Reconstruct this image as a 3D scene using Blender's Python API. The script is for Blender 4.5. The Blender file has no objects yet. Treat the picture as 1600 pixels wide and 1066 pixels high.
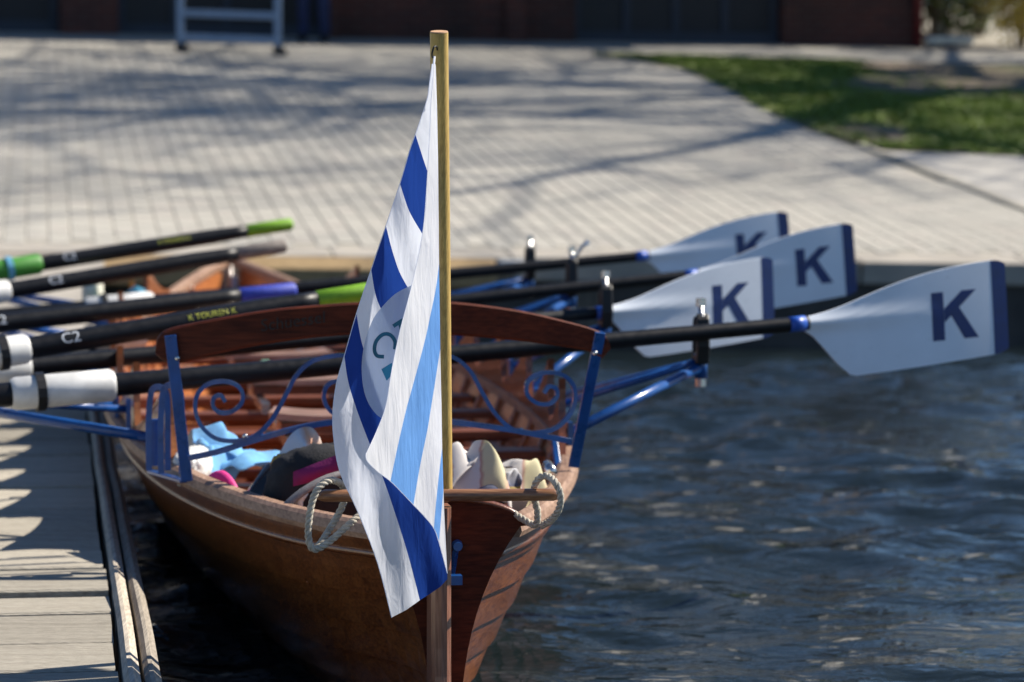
import bpy, bmesh, math, random
from mathutils import Vector, Matrix, noise, geometry
random.seed(7)
S = bpy.context.scene
COL = S.collection
R = math.radians

# ------------------------------------------------------------------ camera
F = 4900.0                      # focal length in photo pixels (1600 wide)
HC = 1.08                       # camera height above the water
PITCH = math.atan((533 - 245) / F)
cam = bpy.data.cameras.new('camera')
cam.sensor_width = 36.0
cam.lens = 36.0 * F / 1600.0
cam.clip_start = 0.1
cam.clip_end = 2000
camo = bpy.data.objects.new('camera', cam)
COL.objects.link(camo)
camo.location = (0, 0, HC)
camo.rotation_euler = (math.pi / 2 - PITCH, 0, 0)
cam.dof.use_dof = True
cam.dof.focus_distance = 5.33
cam.dof.aperture_fstop = 5.5
S.camera = camo

# ------------------------------------------------------------------ sky, sun, exposure
SUN_AZ = R(22)      # from +X towards +Y
SUN_EL = R(43)
w = bpy.data.worlds.new('World')
S.world = w
w.use_nodes = True
nt = w.node_tree
nt.nodes.clear()
sky = nt.nodes.new('ShaderNodeTexSky')
sky.sky_type = 'NISHITA'
sky.sun_disc = False
sky.sun_elevation = SUN_EL
sky.sun_rotation = math.pi / 2 - SUN_AZ
sky.air_density = 1.0
sky.dust_density = 0.0
sky.ozone_density = 7.0
bg = nt.nodes.new('ShaderNodeBackground')
bg.inputs['Strength'].default_value = 0.065
out = nt.nodes.new('ShaderNodeOutputWorld')
nt.links.new(sky.outputs[0], bg.inputs[0])
nt.links.new(bg.outputs[0], out.inputs[0])
sd = bpy.data.lights.new('sun', 'SUN')
sd.energy = 5.0
sd.angle = R(0.53)
sd.color = (1.0, 0.92, 0.80)
so = bpy.data.objects.new('sun', sd)
COL.objects.link(so)
SDIR = Vector((math.cos(SUN_EL) * math.cos(SUN_AZ), math.cos(SUN_EL) * math.sin(SUN_AZ), math.sin(SUN_EL)))
so.rotation_euler = SDIR.to_track_quat('Z', 'Y').to_euler()
so.location = (20, 10, 20)
S.view_settings.view_transform = 'Standard'
S.view_settings.look = 'None'
S.view_settings.exposure = 0.72
S.view_settings.gamma = 1.0
S.view_settings.use_curve_mapping = False
S.render.engine = 'CYCLES'

# ------------------------------------------------------------------ pixel helpers
_up = Vector((0, math.sin(PITCH), math.cos(PITCH)))
_fw = Vector((0, math.cos(PITCH), -math.sin(PITCH)))
CAM = Vector((0, 0, HC))
def ray(x, y):
    return _fw + Vector((1, 0, 0)) * ((x - 800) / F) + _up * ((533 - y) / F)
def atY(x, y, Y):
    d = ray(x, y)
    return CAM + d * (Y / d.y)
def atZ(x, y, z):
    d = ray(x, y)
    return CAM + d * ((z - HC) / d.z)
def atplane(x, y, p, n):
    d = ray(x, y)
    return CAM + d * ((p - CAM).dot(n) / d.dot(n))
def topx(p):
    q = p - CAM
    return 800 + F * q.x / q.dot(_fw), 533 - F * q.dot(_up) / q.dot(_fw)

def lerp(a, b, t): return a + (b - a) * t
def interp(tab, x):
    if x <= tab[0][0]: return tab[0][1]
    for (x0, y0), (x1, y1) in zip(tab, tab[1:]):
        if x <= x1:
            t = (x - x0) / (x1 - x0)
            return y0 + (y1 - y0) * t
    return tab[-1][1]
def smooth_tab(tab, n=160, smo=40):
    xs = [tab[0][0] + (tab[-1][0] - tab[0][0]) * i / n for i in range(n + 1)]
    ys = [interp(tab, x) for x in xs]
    for _ in range(smo):
        ys = [ys[0]] + [(ys[i-1] + 2 * ys[i] + ys[i+1]) / 4 for i in range(1, n)] + [ys[-1]]
    return list(zip(xs, ys))
def catmull(pts, n=8):
    pts = [Vector(p) for p in pts]
    out = []
    for i in range(len(pts) - 1):
        p0 = pts[max(i-1, 0)]; p1 = pts[i]; p2 = pts[i+1]; p3 = pts[min(i+2, len(pts)-1)]
        for k in range(n):
            t = k / n
            out.append(0.5 * ((2*p1) + (p2-p0)*t + (2*p0-5*p1+4*p2-p3)*t*t + (3*p1-p0-3*p2+p3)*t**3))
    out.append(pts[-1])
    return out

# ------------------------------------------------------------------ mesh builder
class MB:
    def __init__(self): self.v = []; self.f = []
    def add(self, vs, fs):
        b = len(self.v)
        self.v += [Vector(p) for p in vs]
        self.f += [tuple(b + i for i in q) for q in fs]
        return self
    def box(self, c, h, ax=None):
        c = Vector(c)
        X, Y, Z = ax if ax else (Vector((1,0,0)), Vector((0,1,0)), Vector((0,0,1)))
        vs = [c + X*(sx*h[0]) + Y*(sy*h[1]) + Z*(sz*h[2]) for sz in (-1,1) for sy in (-1,1) for sx in (-1,1)]
        return self.add(vs, [(0,2,3,1),(4,5,7,6),(0,1,5,4),(2,6,7,3),(0,4,6,2),(1,3,7,5)])
    def bar(self, a, b, wx, wy, up=(0,0,1)):
        a = Vector(a); b = Vector(b); z = (b-a); L = z.length; z.normalize()
        u = Vector(up)
        x = u.cross(z)
        if x.length < 1e-4: x = Vector((1,0,0)).cross(z)
        x.normalize(); y = z.cross(x)
        return self.box((a+b)/2, (wx/2, wy/2, L/2), (x, y, z))
    def tube(self, path, r, n=8, cap=True, closed=False, flat=1.0, upv=None):
        path = [Vector(p) for p in path]
        m = len(path)
        rr = r if isinstance(r, (list, tuple)) else [r]*m
        rings = []
        t = (path[1]-path[0]).normalized()
        u = Vector(upv) if upv else (Vector((0,0,1)) if abs(t.z) < 0.95 else Vector((1,0,0)))
        u = (u - t*u.dot(t)).normalized()
        for i in range(m):
            if i == 0: t = (path[1]-path[0])
            elif i == m-1: t = (path[-1]-path[-2])
            else: t = (path[i+1]-path[i-1])
            if t.length < 1e-9: t = Vector((0,0,1))
            t.normalize()
            u = (u - t*u.dot(t))
            if u.length < 1e-6: u = t.orthogonal()
            u.normalize()
            s = t.cross(u)
            rings.append([path[i] + (u*math.cos(2*math.pi*k/n)*flat + s*math.sin(2*math.pi*k/n))*rr[i] for k in range(n)])
        vs = [p for ring in rings for p in ring]
        fs = []
        for i in range(m-1):
            for k in range(n):
                a = i*n+k; b = i*n+(k+1) % n
                fs.append((a, b, b+n, a+n))
        if cap:
            fs.append(tuple(reversed(range(n)))); fs.append(tuple(range((m-1)*n, m*n)))
        return self.add(vs, fs)
    def grid(self, rows):
        m = len(rows); n = len(rows[0])
        vs = [p for row in rows for p in row]
        fs = [(i*n+j, i*n+j+1, (i+1)*n+j+1, (i+1)*n+j) for i in range(m-1) for j in range(n-1)]
        return self.add(vs, fs)
    def prism(self, poly, nvec):
        n = len(poly); nv = Vector(nvec)
        vs = [Vector(p) for p in poly] + [Vector(p)+nv for p in poly]
        fs = [tuple(range(n)), tuple(reversed(range(n, 2*n)))]
        fs += [(i, i+n, (i+1) % n + n, (i+1) % n) for i in range(n)]
        return self.add(vs, fs)

ORG = {}
def mesh_from(mb, name, org=Vector((0,0,0)), smooth=False, fixn=True):
    me = bpy.data.meshes.new(name)
    me.from_pydata([tuple(p - org) for p in mb.v], [], mb.f)
    if fixn:
        bm = bmesh.new(); bm.from_mesh(me)
        bmesh.ops.recalc_face_normals(bm, faces=bm.faces)
        bm.to_mesh(me); bm.free()
    if smooth:
        me.polygons.foreach_set('use_smooth', [True]*len(me.polygons))
    me.update()
    return me
def link(o, parent=None):
    COL.objects.link(o)
    if parent is not None: o.parent = parent
    return o
def obj(name, mb, mat, parent=None, smooth=False, loc=None, bevel=0, fixn=True, auto=None):
    """world-space builder -> object; a part keeps its verts relative to its root"""
    org = ORG[parent] if parent is not None else (Vector(loc) if loc is not None else None)
    if org is None:
        xs = [p.x for p in mb.v]; ys = [p.y for p in mb.v]; zs = [p.z for p in mb.v]
        org = Vector(((min(xs)+max(xs))/2, (min(ys)+max(ys))/2, min(zs)))
    me = mesh_from(mb, name, org, smooth, fixn)
    me.materials.append(mat)
    o = bpy.data.objects.new(name, me)
    link(o, parent)
    if parent is None: o.location = org
    ORG[o] = org
    if bevel:
        b = o.modifiers.new('bevel', 'BEVEL'); b.width = bevel; b.segments = 2; b.limit_method = 'ANGLE'; b.angle_limit = R(40)
    return o
def thing(name, label, cat, loc=(0,0,0), group=None):
    o = bpy.data.objects.new(name, None)
    o.empty_display_size = 0.1
    link(o); o.location = loc; ORG[o] = Vector(loc)
    tag(o, label, cat, group)
    return o
def tag(o, label, cat, group=None):
    o['label'] = label; o['category'] = cat
    if group: o['group'] = group
    return o
def struct(o): o['kind'] = 'structure'; return o
def stuff(o): o['kind'] = 'stuff'; return o

# ------------------------------------------------------------------ materials
def newmat(name):
    m = bpy.data.materials.new(name); m.use_nodes = True
    t = m.node_tree
    return m, t, t.nodes['Principled BSDF']
def node(t, kind, **kw):
    n = t.nodes.new(kind)
    for k, v in kw.items():
        if k in n.inputs: n.inputs[k].default_value = v
        else: setattr(n, k, v)
    return n
def coords(t, scale=(1,1,1), rot=(0,0,0), kind='Object'):
    tc = t.nodes.new('ShaderNodeTexCoord'); mp = t.nodes.new('ShaderNodeMapping')
    mp.inputs['Scale'].default_value = scale; mp.inputs['Rotation'].default_value = rot
    t.links.new(tc.outputs[kind], mp.inputs[0])
    return mp.outputs[0]
def ramp(t, fac, stops):
    r = t.nodes.new('ShaderNodeValToRGB')
    e = r.color_ramp.elements
    while len(e) < len(stops): e.new(0.5)
    for el, (p, c) in zip(e, stops): el.position = p; el.color = (*c, 1)
    t.links.new(fac, r.inputs[0])
    return r.outputs[0]
def bump(t, b, h, strength=0.3, dist=0.01):
    n = node(t, 'ShaderNodeBump', Strength=strength, Distance=dist)
    t.links.new(h, n.inputs['Height']); t.links.new(n.outputs[0], b.inputs['Normal'])
def mixc(t, fac, a, b, mode='MIX'):
    n = t.nodes.new('ShaderNodeMix'); n.data_type = 'RGBA'; n.blend_type = mode
    for s, val in ((0, fac), (6, a), (7, b)):
        if hasattr(val, 'is_output') or isinstance(val, bpy.types.NodeSocket): t.links.new(val, n.inputs[s])
        elif s == 0: n.inputs[0].default_value = val
        else: n.inputs[s].default_value = (*val, 1)
    return n.outputs[2]
def paint(name, col, rough=0.4, metal=0.0, coat=0.0, var=0.15, scale=30, bmp=0.0, bscale=200, spec=0.5):
    m, t, b = newmat(name)
    c = coords(t)
    n = node(t, 'ShaderNodeTexNoise', Scale=scale, Detail=6.0)
    t.links.new(c, n.inputs['Vector'])
    dk = tuple(x*(1-var) for x in col); lt = tuple(min(1, x*(1+var)) for x in col)
    t.links.new(ramp(t, n.outputs[0], [(0.3, dk), (0.7, lt)]), b.inputs['Base Color'])
    b.inputs['Roughness'].default_value = rough; b.inputs['Metallic'].default_value = metal
    b.inputs['Coat Weight'].default_value = coat; b.inputs['Coat Roughness'].default_value = 0.08
    b.inputs['Specular IOR Level'].default_value = spec
    mr = node(t, 'ShaderNodeMapRange'); mr.inputs[3].default_value = rough*0.75; mr.inputs[4].default_value = min(1, rough*1.3)
    t.links.new(n.outputs[0], mr.inputs[0]); t.links.new(mr.outputs[0], b.inputs['Roughness'])
    if bmp:
        n2 = node(t, 'ShaderNodeTexNoise', Scale=bscale, Detail=4.0)
        t.links.new(c, n2.inputs['Vector']); bump(t, b, n2.outputs[0], bmp, 0.004)
    return m
def wood(name, dark, mid, light, stretch=(25, 2.0, 25), rough=0.3, coat=0.5, rotz=0.0, bmp=0.08, fine=6.0, var=True):
    m, t, b = newmat(name)
    c = coords(t, stretch, (0, 0, rotz))
    n = node(t, 'ShaderNodeTexNoise', Scale=1.0, Detail=8.0, Roughness=0.62, Distortion=0.8)
    t.links.new(c, n.inputs['Vector'])
    n3 = node(t, 'ShaderNodeTexNoise', Scale=fine, Detail=5.0)
    t.links.new(c, n3.inputs['Vector'])
    col = ramp(t, n.outputs[0], [(0.28, dark), (0.5, mid), (0.75, light)])
    col = mixc(t, 0.5, col, ramp(t, n3.outputs[0], [(0.35, tuple(x*0.55 for x in mid)), (0.65, light)]))
    if var:
        oi = t.nodes.new('ShaderNodeObjectInfo')
        hs = t.nodes.new('ShaderNodeHueSaturation')
        mr = node(t, 'ShaderNodeMapRange'); mr.inputs[3].default_value = 0.75; mr.inputs[4].default_value = 1.25
        t.links.new(oi.outputs['Random'], mr.inputs[0]); t.links.new(mr.outputs[0], hs.inputs['Value'])
        t.links.new(col, hs.inputs['Color']); col = hs.outputs[0]
    t.links.new(col, b.inputs['Base Color'])
    b.inputs['Roughness'].default_value = rough
    b.inputs['Coat Weight'].default_value = coat; b.inputs['Coat Roughness'].default_value = 0.12
    bump(t, b, n3.outputs[0], bmp*3, 0.002)
    return m

M = {}
M['mahogany'] = wood('mahogany', (0.06,0.014,0.006), (0.16,0.042,0.016), (0.27,0.085,0.032), rough=0.35, coat=0.6, rotz=R(7))
M['mahogany_cross'] = wood('mahogany_cross', (0.08,0.02,0.008), (0.19,0.052,0.02), (0.31,0.10,0.038), (2.0,25,25), rough=0.4, coat=0.4)
M['hull'] = wood('hull_planks', (0.065,0.014,0.004), (0.17,0.046,0.012), (0.33,0.112,0.027), (30,0.8,30), rough=0.3, coat=0.3, rotz=R(7))
M['hull_in'] = wood('inner_planks', (0.16,0.04,0.012), (0.33,0.10,0.03), (0.48,0.19,0.06), (20,1.5,20), rough=0.38, coat=0.35, rotz=R(7))
M['dark_wood'] = wood('dark_varnish', (0.022,0.005,0.002), (0.075,0.014,0.006), (0.14,0.03,0.011), (2.5,30,30), rough=0.55, coat=0.0, var=False)
M['dark_wood'].node_tree.nodes['Principled BSDF'].inputs['Specular IOR Level'].default_value = 0.18
M['rail'] = wood('worn_rail', (0.12,0.06,0.04), (0.26,0.145,0.09), (0.40,0.26,0.18), (25,2.5,25), rough=0.6, coat=0.05, rotz=R(7))
M['yoke'] = wood('yoke_wood', (0.10,0.035,0.015), (0.24,0.10,0.045), (0.40,0.21,0.10), (3,45,45), rough=0.35, coat=0.3, var=False)
M['rudder'] = wood('rudder_wood', (0.11,0.035,0.02), (0.26,0.095,0.05), (0.40,0.19,0.12), (45,45,3), rough=0.4, coat=0.3, var=False)
M['seat'] = wood('seat_wood', (0.33,0.16,0.11), (0.48,0.27,0.20), (0.60,0.38,0.30), (3,25,25), rough=0.3, coat=0.5)
M['pole'] = wood('pole_wood', (0.42,0.26,0.06), (0.55,0.36,0.09), (0.64,0.45,0.14), (60,60,4), rough=0.5, coat=0.15, var=False)
M['pole_end'] = paint('pole_end_grain', (0.50,0.30,0.17), 0.8, var=0.3, scale=120)
M['jetty'] = wood('weathered_plank', (0.22,0.19,0.15), (0.38,0.345,0.28), (0.49,0.45,0.375), (5,42,42), rough=0.9, coat=0.0, bmp=0.5, fine=9.0, rotz=R(-8))
M['jetty_edge'] = wood('weathered_edge', (0.20,0.165,0.125), (0.37,0.32,0.26), (0.50,0.44,0.36), (32,1.4,32), rough=0.9, coat=0.0, bmp=0.35, rotz=R(8))
M['pile'] = wood('wet_timber', (0.03,0.025,0.02), (0.07,0.06,0.045), (0.12,0.10,0.08), (25,25,3), rough=0.7, coat=0.0)
M['quay_beam'] = wood('quay_beam', (0.26,0.16,0.07), (0.42,0.28,0.13), (0.52,0.37,0.19), (1.5,20,20), rough=0.8, coat=0.0)
M['blue'] = paint('blue_enamel', (0.008,0.072,0.28), 0.28, coat=0.5, var=0.25, scale=25)
M['carbon'] = paint('carbon_shaft', (0.005,0.006,0.009), 0.42, coat=0.0, var=0.3, scale=60, spec=0.3)
def mat_blade():
    m = paint('blade_white', (0.80,0.86,0.94), 0.42, var=0.05, scale=7, spec=0.4)
    t = m.node_tree; b = t.nodes['Principled BSDF']; src = b.inputs['Base Color'].links[0].from_socket
    c = coords(t, (9, 60, 60)); n = node(t, 'ShaderNodeTexNoise', Scale=1.0, Detail=8.0, Roughness=0.7); t.links.new(c, n.inputs['Vector'])
    sc = ramp(t, n.outputs[0], [(0.60, (0,0,0)), (0.74, (1,1,1))])
    mu = t.nodes.new('ShaderNodeMath'); mu.operation = 'MULTIPLY'; mu.inputs[1].default_value = 0.22; t.links.new(sc, mu.inputs[0])
    t.links.new(mixc(t, mu.outputs[0], src, (0.30,0.34,0.38)), b.inputs['Base Color'])
    return m
M['blade'] = mat_blade()
M['navy'] = paint('navy_paint', (0.008,0.032,0.15), 0.4, var=0.15, scale=40)
M['blue_band'] = paint('bright_blue_band', (0.02,0.10,0.48), 0.4, var=0.1)
M['sleeve_white'] = paint('sleeve_white', (0.66,0.66,0.64), 0.45, var=0.2, scale=18)
M['sleeve_green'] = paint('sleeve_green', (0.06,0.26,0.03), 0.45, var=0.12)
M['black_rubber'] = paint('black_plastic', (0.008,0.008,0.009), 0.5, var=0.3)
M['lime'] = paint('lime_grip', (0.20,0.42,0.015), 0.55, var=0.12, scale=60, bmp=0.2)
M['blue_grip'] = paint('blue_grip', (0.035,0.06,0.42), 0.55, var=0.12, scale=60, bmp=0.2)
M['grey_grip'] = wood('grey_grip', (0.10,0.085,0.075), (0.20,0.17,0.15), (0.30,0.26,0.23), (5,40,40), rough=0.7, coat=0.0, var=False)
M['cyan_band'] = paint('cyan_band', (0.15,0.42,0.60), 0.4)
M['steel'] = paint('bright_steel', (0.62,0.62,0.63), 0.25, metal=1.0, var=0.1)
M['dull_steel'] = paint('galvanised_steel', (0.22,0.30,0.42), 0.5, metal=0.5, var=0.2)
M['ink_white'] = paint('white_print', (0.62,0.66,0.72), 0.5, var=0.05)
M['ink_black'] = paint('black_print', (0.004,0.003,0.003), 0.5, var=0.05)
M['ink_yellow'] = paint('yellow_print', (0.50,0.52,0.06), 0.5, var=0.1)
M['ink_teal'] = paint('teal_print', (0.01,0.10,0.17), 0.7, var=0.2)
M['rope'] = paint('rope_cotton', (0.50,0.46,0.38), 0.95, var=0.25, scale=80, bmp=0.5, bscale=900)
M['dark_door'] = paint('dark_door', (0.012,0.012,0.014), 0.6, var=0.3, scale=2)
M['door_trim'] = paint('door_trim', (0.02,0.028,0.045), 0.6, var=0.2)
M['roof'] = paint('roof_dark', (0.08,0.05,0.04), 0.8)
M['pipe_red'] = paint('pipe_red', (0.13,0.015,0.015), 0.5)
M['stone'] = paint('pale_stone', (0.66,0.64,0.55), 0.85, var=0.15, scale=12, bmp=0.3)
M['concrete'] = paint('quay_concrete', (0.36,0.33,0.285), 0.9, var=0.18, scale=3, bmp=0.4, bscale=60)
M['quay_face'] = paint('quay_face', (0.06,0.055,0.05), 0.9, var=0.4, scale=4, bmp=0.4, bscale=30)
M['soil_joint'] = paint('paver_joint', (0.36,0.335,0.28), 1.0, var=0.3, scale=40)
M['bark'] = paint('bark', (0.10,0.08,0.06), 0.9, var=0.4, scale=14, bmp=0.5, bscale=40)
M['pale_bark'] = paint('pale_bark', (0.42,0.42,0.38), 0.8, var=0.4, scale=9)
M['leaf_green'] = paint('leaf_green', (0.07,0.11,0.022), 0.6, var=0.5, scale=2.5)
M['leaf_yellow'] = paint('leaf_yellow', (0.42,0.30,0.035), 0.6, var=0.4, scale=2.5)
M['jeans'] = paint('jeans_cloth', (0.012,0.022,0.075), 0.9, var=0.4, scale=20, bmp=0.3)
M['jacket'] = paint('jacket_cloth', (0.03,0.035,0.05), 0.85, var=0.3, scale=20)
M['skin'] = paint('skin', (0.45,0.26,0.19), 0.5, var=0.1)
M['hair'] = paint('hair', (0.05,0.03,0.02), 0.6, var=0.4, scale=80)
M['shoe'] = paint('shoe_black', (0.012,0.012,0.014), 0.6)
M['bag_black'] = paint('bag_black', (0.010,0.010,0.013), 0.8, var=0.4, scale=40, bmp=0.3)
M['magenta'] = paint('magenta_cloth', (0.20,0.006,0.10), 0.75, var=0.2, bmp=0.2)
M['pink'] = paint('pink_cloth', (0.70,0.03,0.25), 0.6, var=0.15, bmp=0.2)
M['strap_grey'] = paint('grey_webbing', (0.22,0.20,0.20), 0.9, var=0.2, scale=90, bmp=0.4, bscale=500)
M['sky_cloth'] = paint('light_blue_cloth', (0.16,0.42,0.74), 0.8, var=0.2, bmp=0.3, bscale=60)
M['bottle'] = paint('bottle_black', (0.012,0.012,0.014), 0.15, coat=0.6)
M['mustard'] = paint('mustard_cloth', (0.48,0.30,0.05), 0.8)
M['mint'] = paint('mint_tape', (0.25,0.62,0.45), 0.6)
M['teal'] = paint('teal_cloth', (0.03,0.22,0.36), 0.7)
M['slab'] = paint('concrete_slab', (0.44,0.42,0.38), 0.9, var=0.12, scale=2.5, bmp=0.3, bscale=80)

def mat_paver():
    m, t, b = newmat('grey_paver')
    oi = t.nodes.new('ShaderNodeObjectInfo'); ge = t.nodes.new('ShaderNodeNewGeometry')
    ad = t.nodes.new('ShaderNodeMath'); ad.operation = 'ADD'
    t.links.new(oi.outputs['Random'], ad.inputs[0]); t.links.new(ge.outputs['Random Per Island'], ad.inputs[1])
    fr = t.nodes.new('ShaderNodeMath'); fr.operation = 'FRACT'; t.links.new(ad.outputs[0], fr.inputs[0])
    col = ramp(t, fr.outputs[0], [(0.0, (0.34,0.32,0.28)), (0.35, (0.40,0.38,0.33)), (0.7, (0.43,0.405,0.35)), (1.0, (0.41,0.365,0.32))])
    n = node(t, 'ShaderNodeTexNoise', Scale=0.55, Detail=6.0)
    t.links.new(ge.outputs['Position'], n.inputs['Vector'])
    col = mixc(t, 0.5, col, ramp(t, n.outputs[0], [(0.3, (0.30,0.285,0.25)), (0.7, (0.46,0.44,0.39))]))
    n2 = node(t, 'ShaderNodeTexNoise', Scale=60.0, Detail=4.0)
    t.links.new(ge.outputs['Position'], n2.inputs['Vector'])
    col = mixc(t, 0.18, col, ramp(t, n2.outputs[0], [(0.3, (0.15,0.15,0.13)), (0.7, (0.6,0.58,0.53))]))
    t.links.new(col, b.inputs['Base Color']); b.inputs['Roughness'].default_value = 0.88
    bump(t, b, n2.outputs[0], 0.3, 0.003)
    return m
M['paver'] = mat_paver()
def mat_brick():
    m, t, b = newmat('red_brick')
    c = coords(t, (1,1,1), (R(90),0,0), kind='Object')
    br = node(t, 'ShaderNodeTexBrick', Scale=1.0)
    br.inputs['Color1'].default_value = (0.16,0.055,0.035,1); br.inputs['Color2'].default_value = (0.10,0.04,0.03,1)
    br.inputs['Mortar'].default_value = (0.16,0.14,0.12,1)
    br.inputs['Brick Width'].default_value = 0.25; br.inputs['Row Height'].default_value = 0.077; br.inputs['Mortar Size'].default_value = 0.006
    t.links.new(c, br.inputs['Vector'])
    n = node(t, 'ShaderNodeTexNoise', Scale=1.3, Detail=6.0); t.links.new(c, n.inputs['Vector'])
    col = mixc(t, 0.85, br.outputs[0], ramp(t, n.outputs[0], [(0.3, (0.22,0.22,0.24)), (0.7, (0.75,0.55,0.55))]), 'MULTIPLY')
    t.links.new(col, b.inputs['Base Color']); b.inputs['Roughness'].default_value = 0.9
    return m
M['brick'] = mat_brick()
def mat_lawn():
    m, t, b = newmat('lawn_soil')
    ge = t.nodes.new('ShaderNodeNewGeometry')
    n = node(t, 'ShaderNodeTexNoise', Scale=0.8, Detail=7.0); t.links.new(ge.outputs['Position'], n.inputs['Vector'])
    t.links.new(ramp(t, n.outputs[0], [(0.35, (0.19,0.145,0.105)), (0.5, (0.15,0.125,0.075)), (0.68, (0.10,0.12,0.04))]), b.inputs['Base Color'])
    b.inputs['Roughness'].default_value = 1.0
    return m
M['lawn'] = mat_lawn()
def mat_grass():
    m, t, b = newmat('grass_blade')
    ge = t.nodes.new('ShaderNodeNewGeometry')
    n = node(t, 'ShaderNodeTexNoise', Scale=1.2, Detail=5.0); t.links.new(ge.outputs['Position'], n.inputs['Vector'])
    col = mixc(t, 0.5, ramp(t, n.outputs[0], [(0.3, (0.11,0.16,0.02)), (0.7, (0.22,0.30,0.04))]),
               ramp(t, ge.outputs['Random Per Island'], [(0.0, (0.09,0.16,0.018)), (0.8, (0.22,0.32,0.035)), (1.0, (0.28,0.25,0.10))]))
    t.links.new(col, b.inputs['Base Color']); b.inputs['Roughness'].default_value = 0.6
    return m
M['grass'] = mat_grass()
def mat_cloth(name, col, trans, tw=0.4):
    m, t, b = newmat(name)
    ge = t.nodes.new('ShaderNodeNewGeometry')
    n = node(t, 'ShaderNodeTexNoise', Scale=14.0, Detail=6.0); t.links.new(ge.outputs['Position'], n.inputs['Vector'])
    c = ramp(t, n.outputs[0], [(0.3, tuple(x*0.88 for x in col)), (0.6, col)])
    t.links.new(c, b.inputs['Base Color']); b.inputs['Roughness'].default_value = 0.85
    b.inputs['Specular IOR Level'].default_value = 0.25
    tr = node(t, 'ShaderNodeBsdfTranslucent'); tr.inputs[0].default_value = (*trans, 1)
    mx = t.nodes.new('ShaderNodeMixShader'); mx.inputs[0].default_value = tw
    t.links.new(b.outputs[0], mx.inputs[1]); t.links.new(tr.outputs[0], mx.inputs[2])
    t.links.new(mx.outputs[0], t.nodes['Material Output'].inputs[0])
    mp = t.nodes.new('ShaderNodeMapping'); mp.inputs['Rotation'].default_value = (0, R(25), 0); mp.inputs['Scale'].default_value = (60, 60, 14)
    t.links.new(ge.outputs['Position'], mp.inputs[0])
    n2 = node(t, 'ShaderNodeTexNoise', Scale=1.0, Detail=6.0, Distortion=0.5); t.links.new(mp.outputs[0], n2.inputs['Vector'])
    bp = node(t, 'ShaderNodeBump', Strength=0.5, Distance=0.008)
    t.links.new(n2.outputs[0], bp.inputs['Height'])
    t.links.new(bp.outputs[0], b.inputs['Normal']); t.links.new(bp.outputs[0], tr.inputs['Normal'])
    return m
M['flag_white'] = mat_cloth('flag_white', (0.92,0.92,0.93), (0.83,0.88,1.0), 0.48)
M['flag_blue'] = mat_cloth('flag_blue', (0.016,0.05,0.27), (0.02,0.075,0.40), 0.35)
M['flag_blue_sunlit'] = mat_cloth('flag_blue_sunlit', (0.16,0.38,0.80), (0.16,0.42,0.9), 0.4)  # same blue cloth, lighter because sunlight on the fold is put into the colour
M['roundel'] = mat_cloth('flag_roundel', (0.58,0.65,0.78), (0.42,0.5,0.66), 0.35)
def mat_stripes(name, stops, scale, rot, bmp=0.08):
    m, t, b = newmat(name)
    c = coords(t, (scale,)*3, rot)
    sx = t.nodes.new('ShaderNodeSeparateXYZ'); t.links.new(c, sx.inputs[0])
    nz = node(t, 'ShaderNodeTexNoise', Scale=3.0, Detail=3.0); t.links.new(c, nz.inputs['Vector'])
    ma = t.nodes.new('ShaderNodeMath'); ma.operation = 'MULTIPLY_ADD'; ma.inputs[1].default_value = 0.15
    t.links.new(nz.outputs[0], ma.inputs[0]); t.links.new(sx.outputs[0], ma.inputs[2])
    fr = t.nodes.new('ShaderNodeMath'); fr.operation = 'FRACT'; t.links.new(ma.outputs[0], fr.inputs[0])
    col = ramp(t, fr.outputs[0], stops); 
    t.links.new(col, b.inputs['Base Color']); b.inputs['Roughness'].default_value = 0.9
    n2 = node(t, 'ShaderNodeTexNoise', Scale=6.0, Detail=6.0); t.links.new(c, n2.inputs['Vector'])
    bump(t, b, n2.outputs[0], bmp, 0.01)
    return m
M['cream_stripe'] = mat_stripes('cream_striped_cloth', [(0.0,(0.62,0.58,0.55)),(0.36,(0.62,0.58,0.55)),(0.40,(0.45,0.25,0.20)),(0.46,(0.60,0.54,0.34)),(0.80,(0.60,0.54,0.34)),(0.86,(0.48,0.28,0.2)),(0.9,(0.62,0.58,0.55))], 9.0, (0,0,0))
M['white_towel'] = mat_stripes('white_towel', [(0.0,(0.62,0.62,0.68)),(0.6,(0.66,0.66,0.7)),(0.68,(0.66,0.33,0.2)),(0.76,(0.66,0.5,0.42)),(0.84,(0.66,0.66,0.7))], 6.0, (0,R(35),0))
M['dark_pattern'] = mat_stripes('dark_patterned_cloth', [(0.0,(0.03,0.02,0.025)),(0.45,(0.04,0.02,0.02)),(0.5,(0.5,0.04,0.03)),(0.58,(0.5,0.35,0.05)),(0.64,(0.05,0.06,0.12)),(0.9,(0.4,0.4,0.42))], 10.0, (0,R(90),0))
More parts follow.
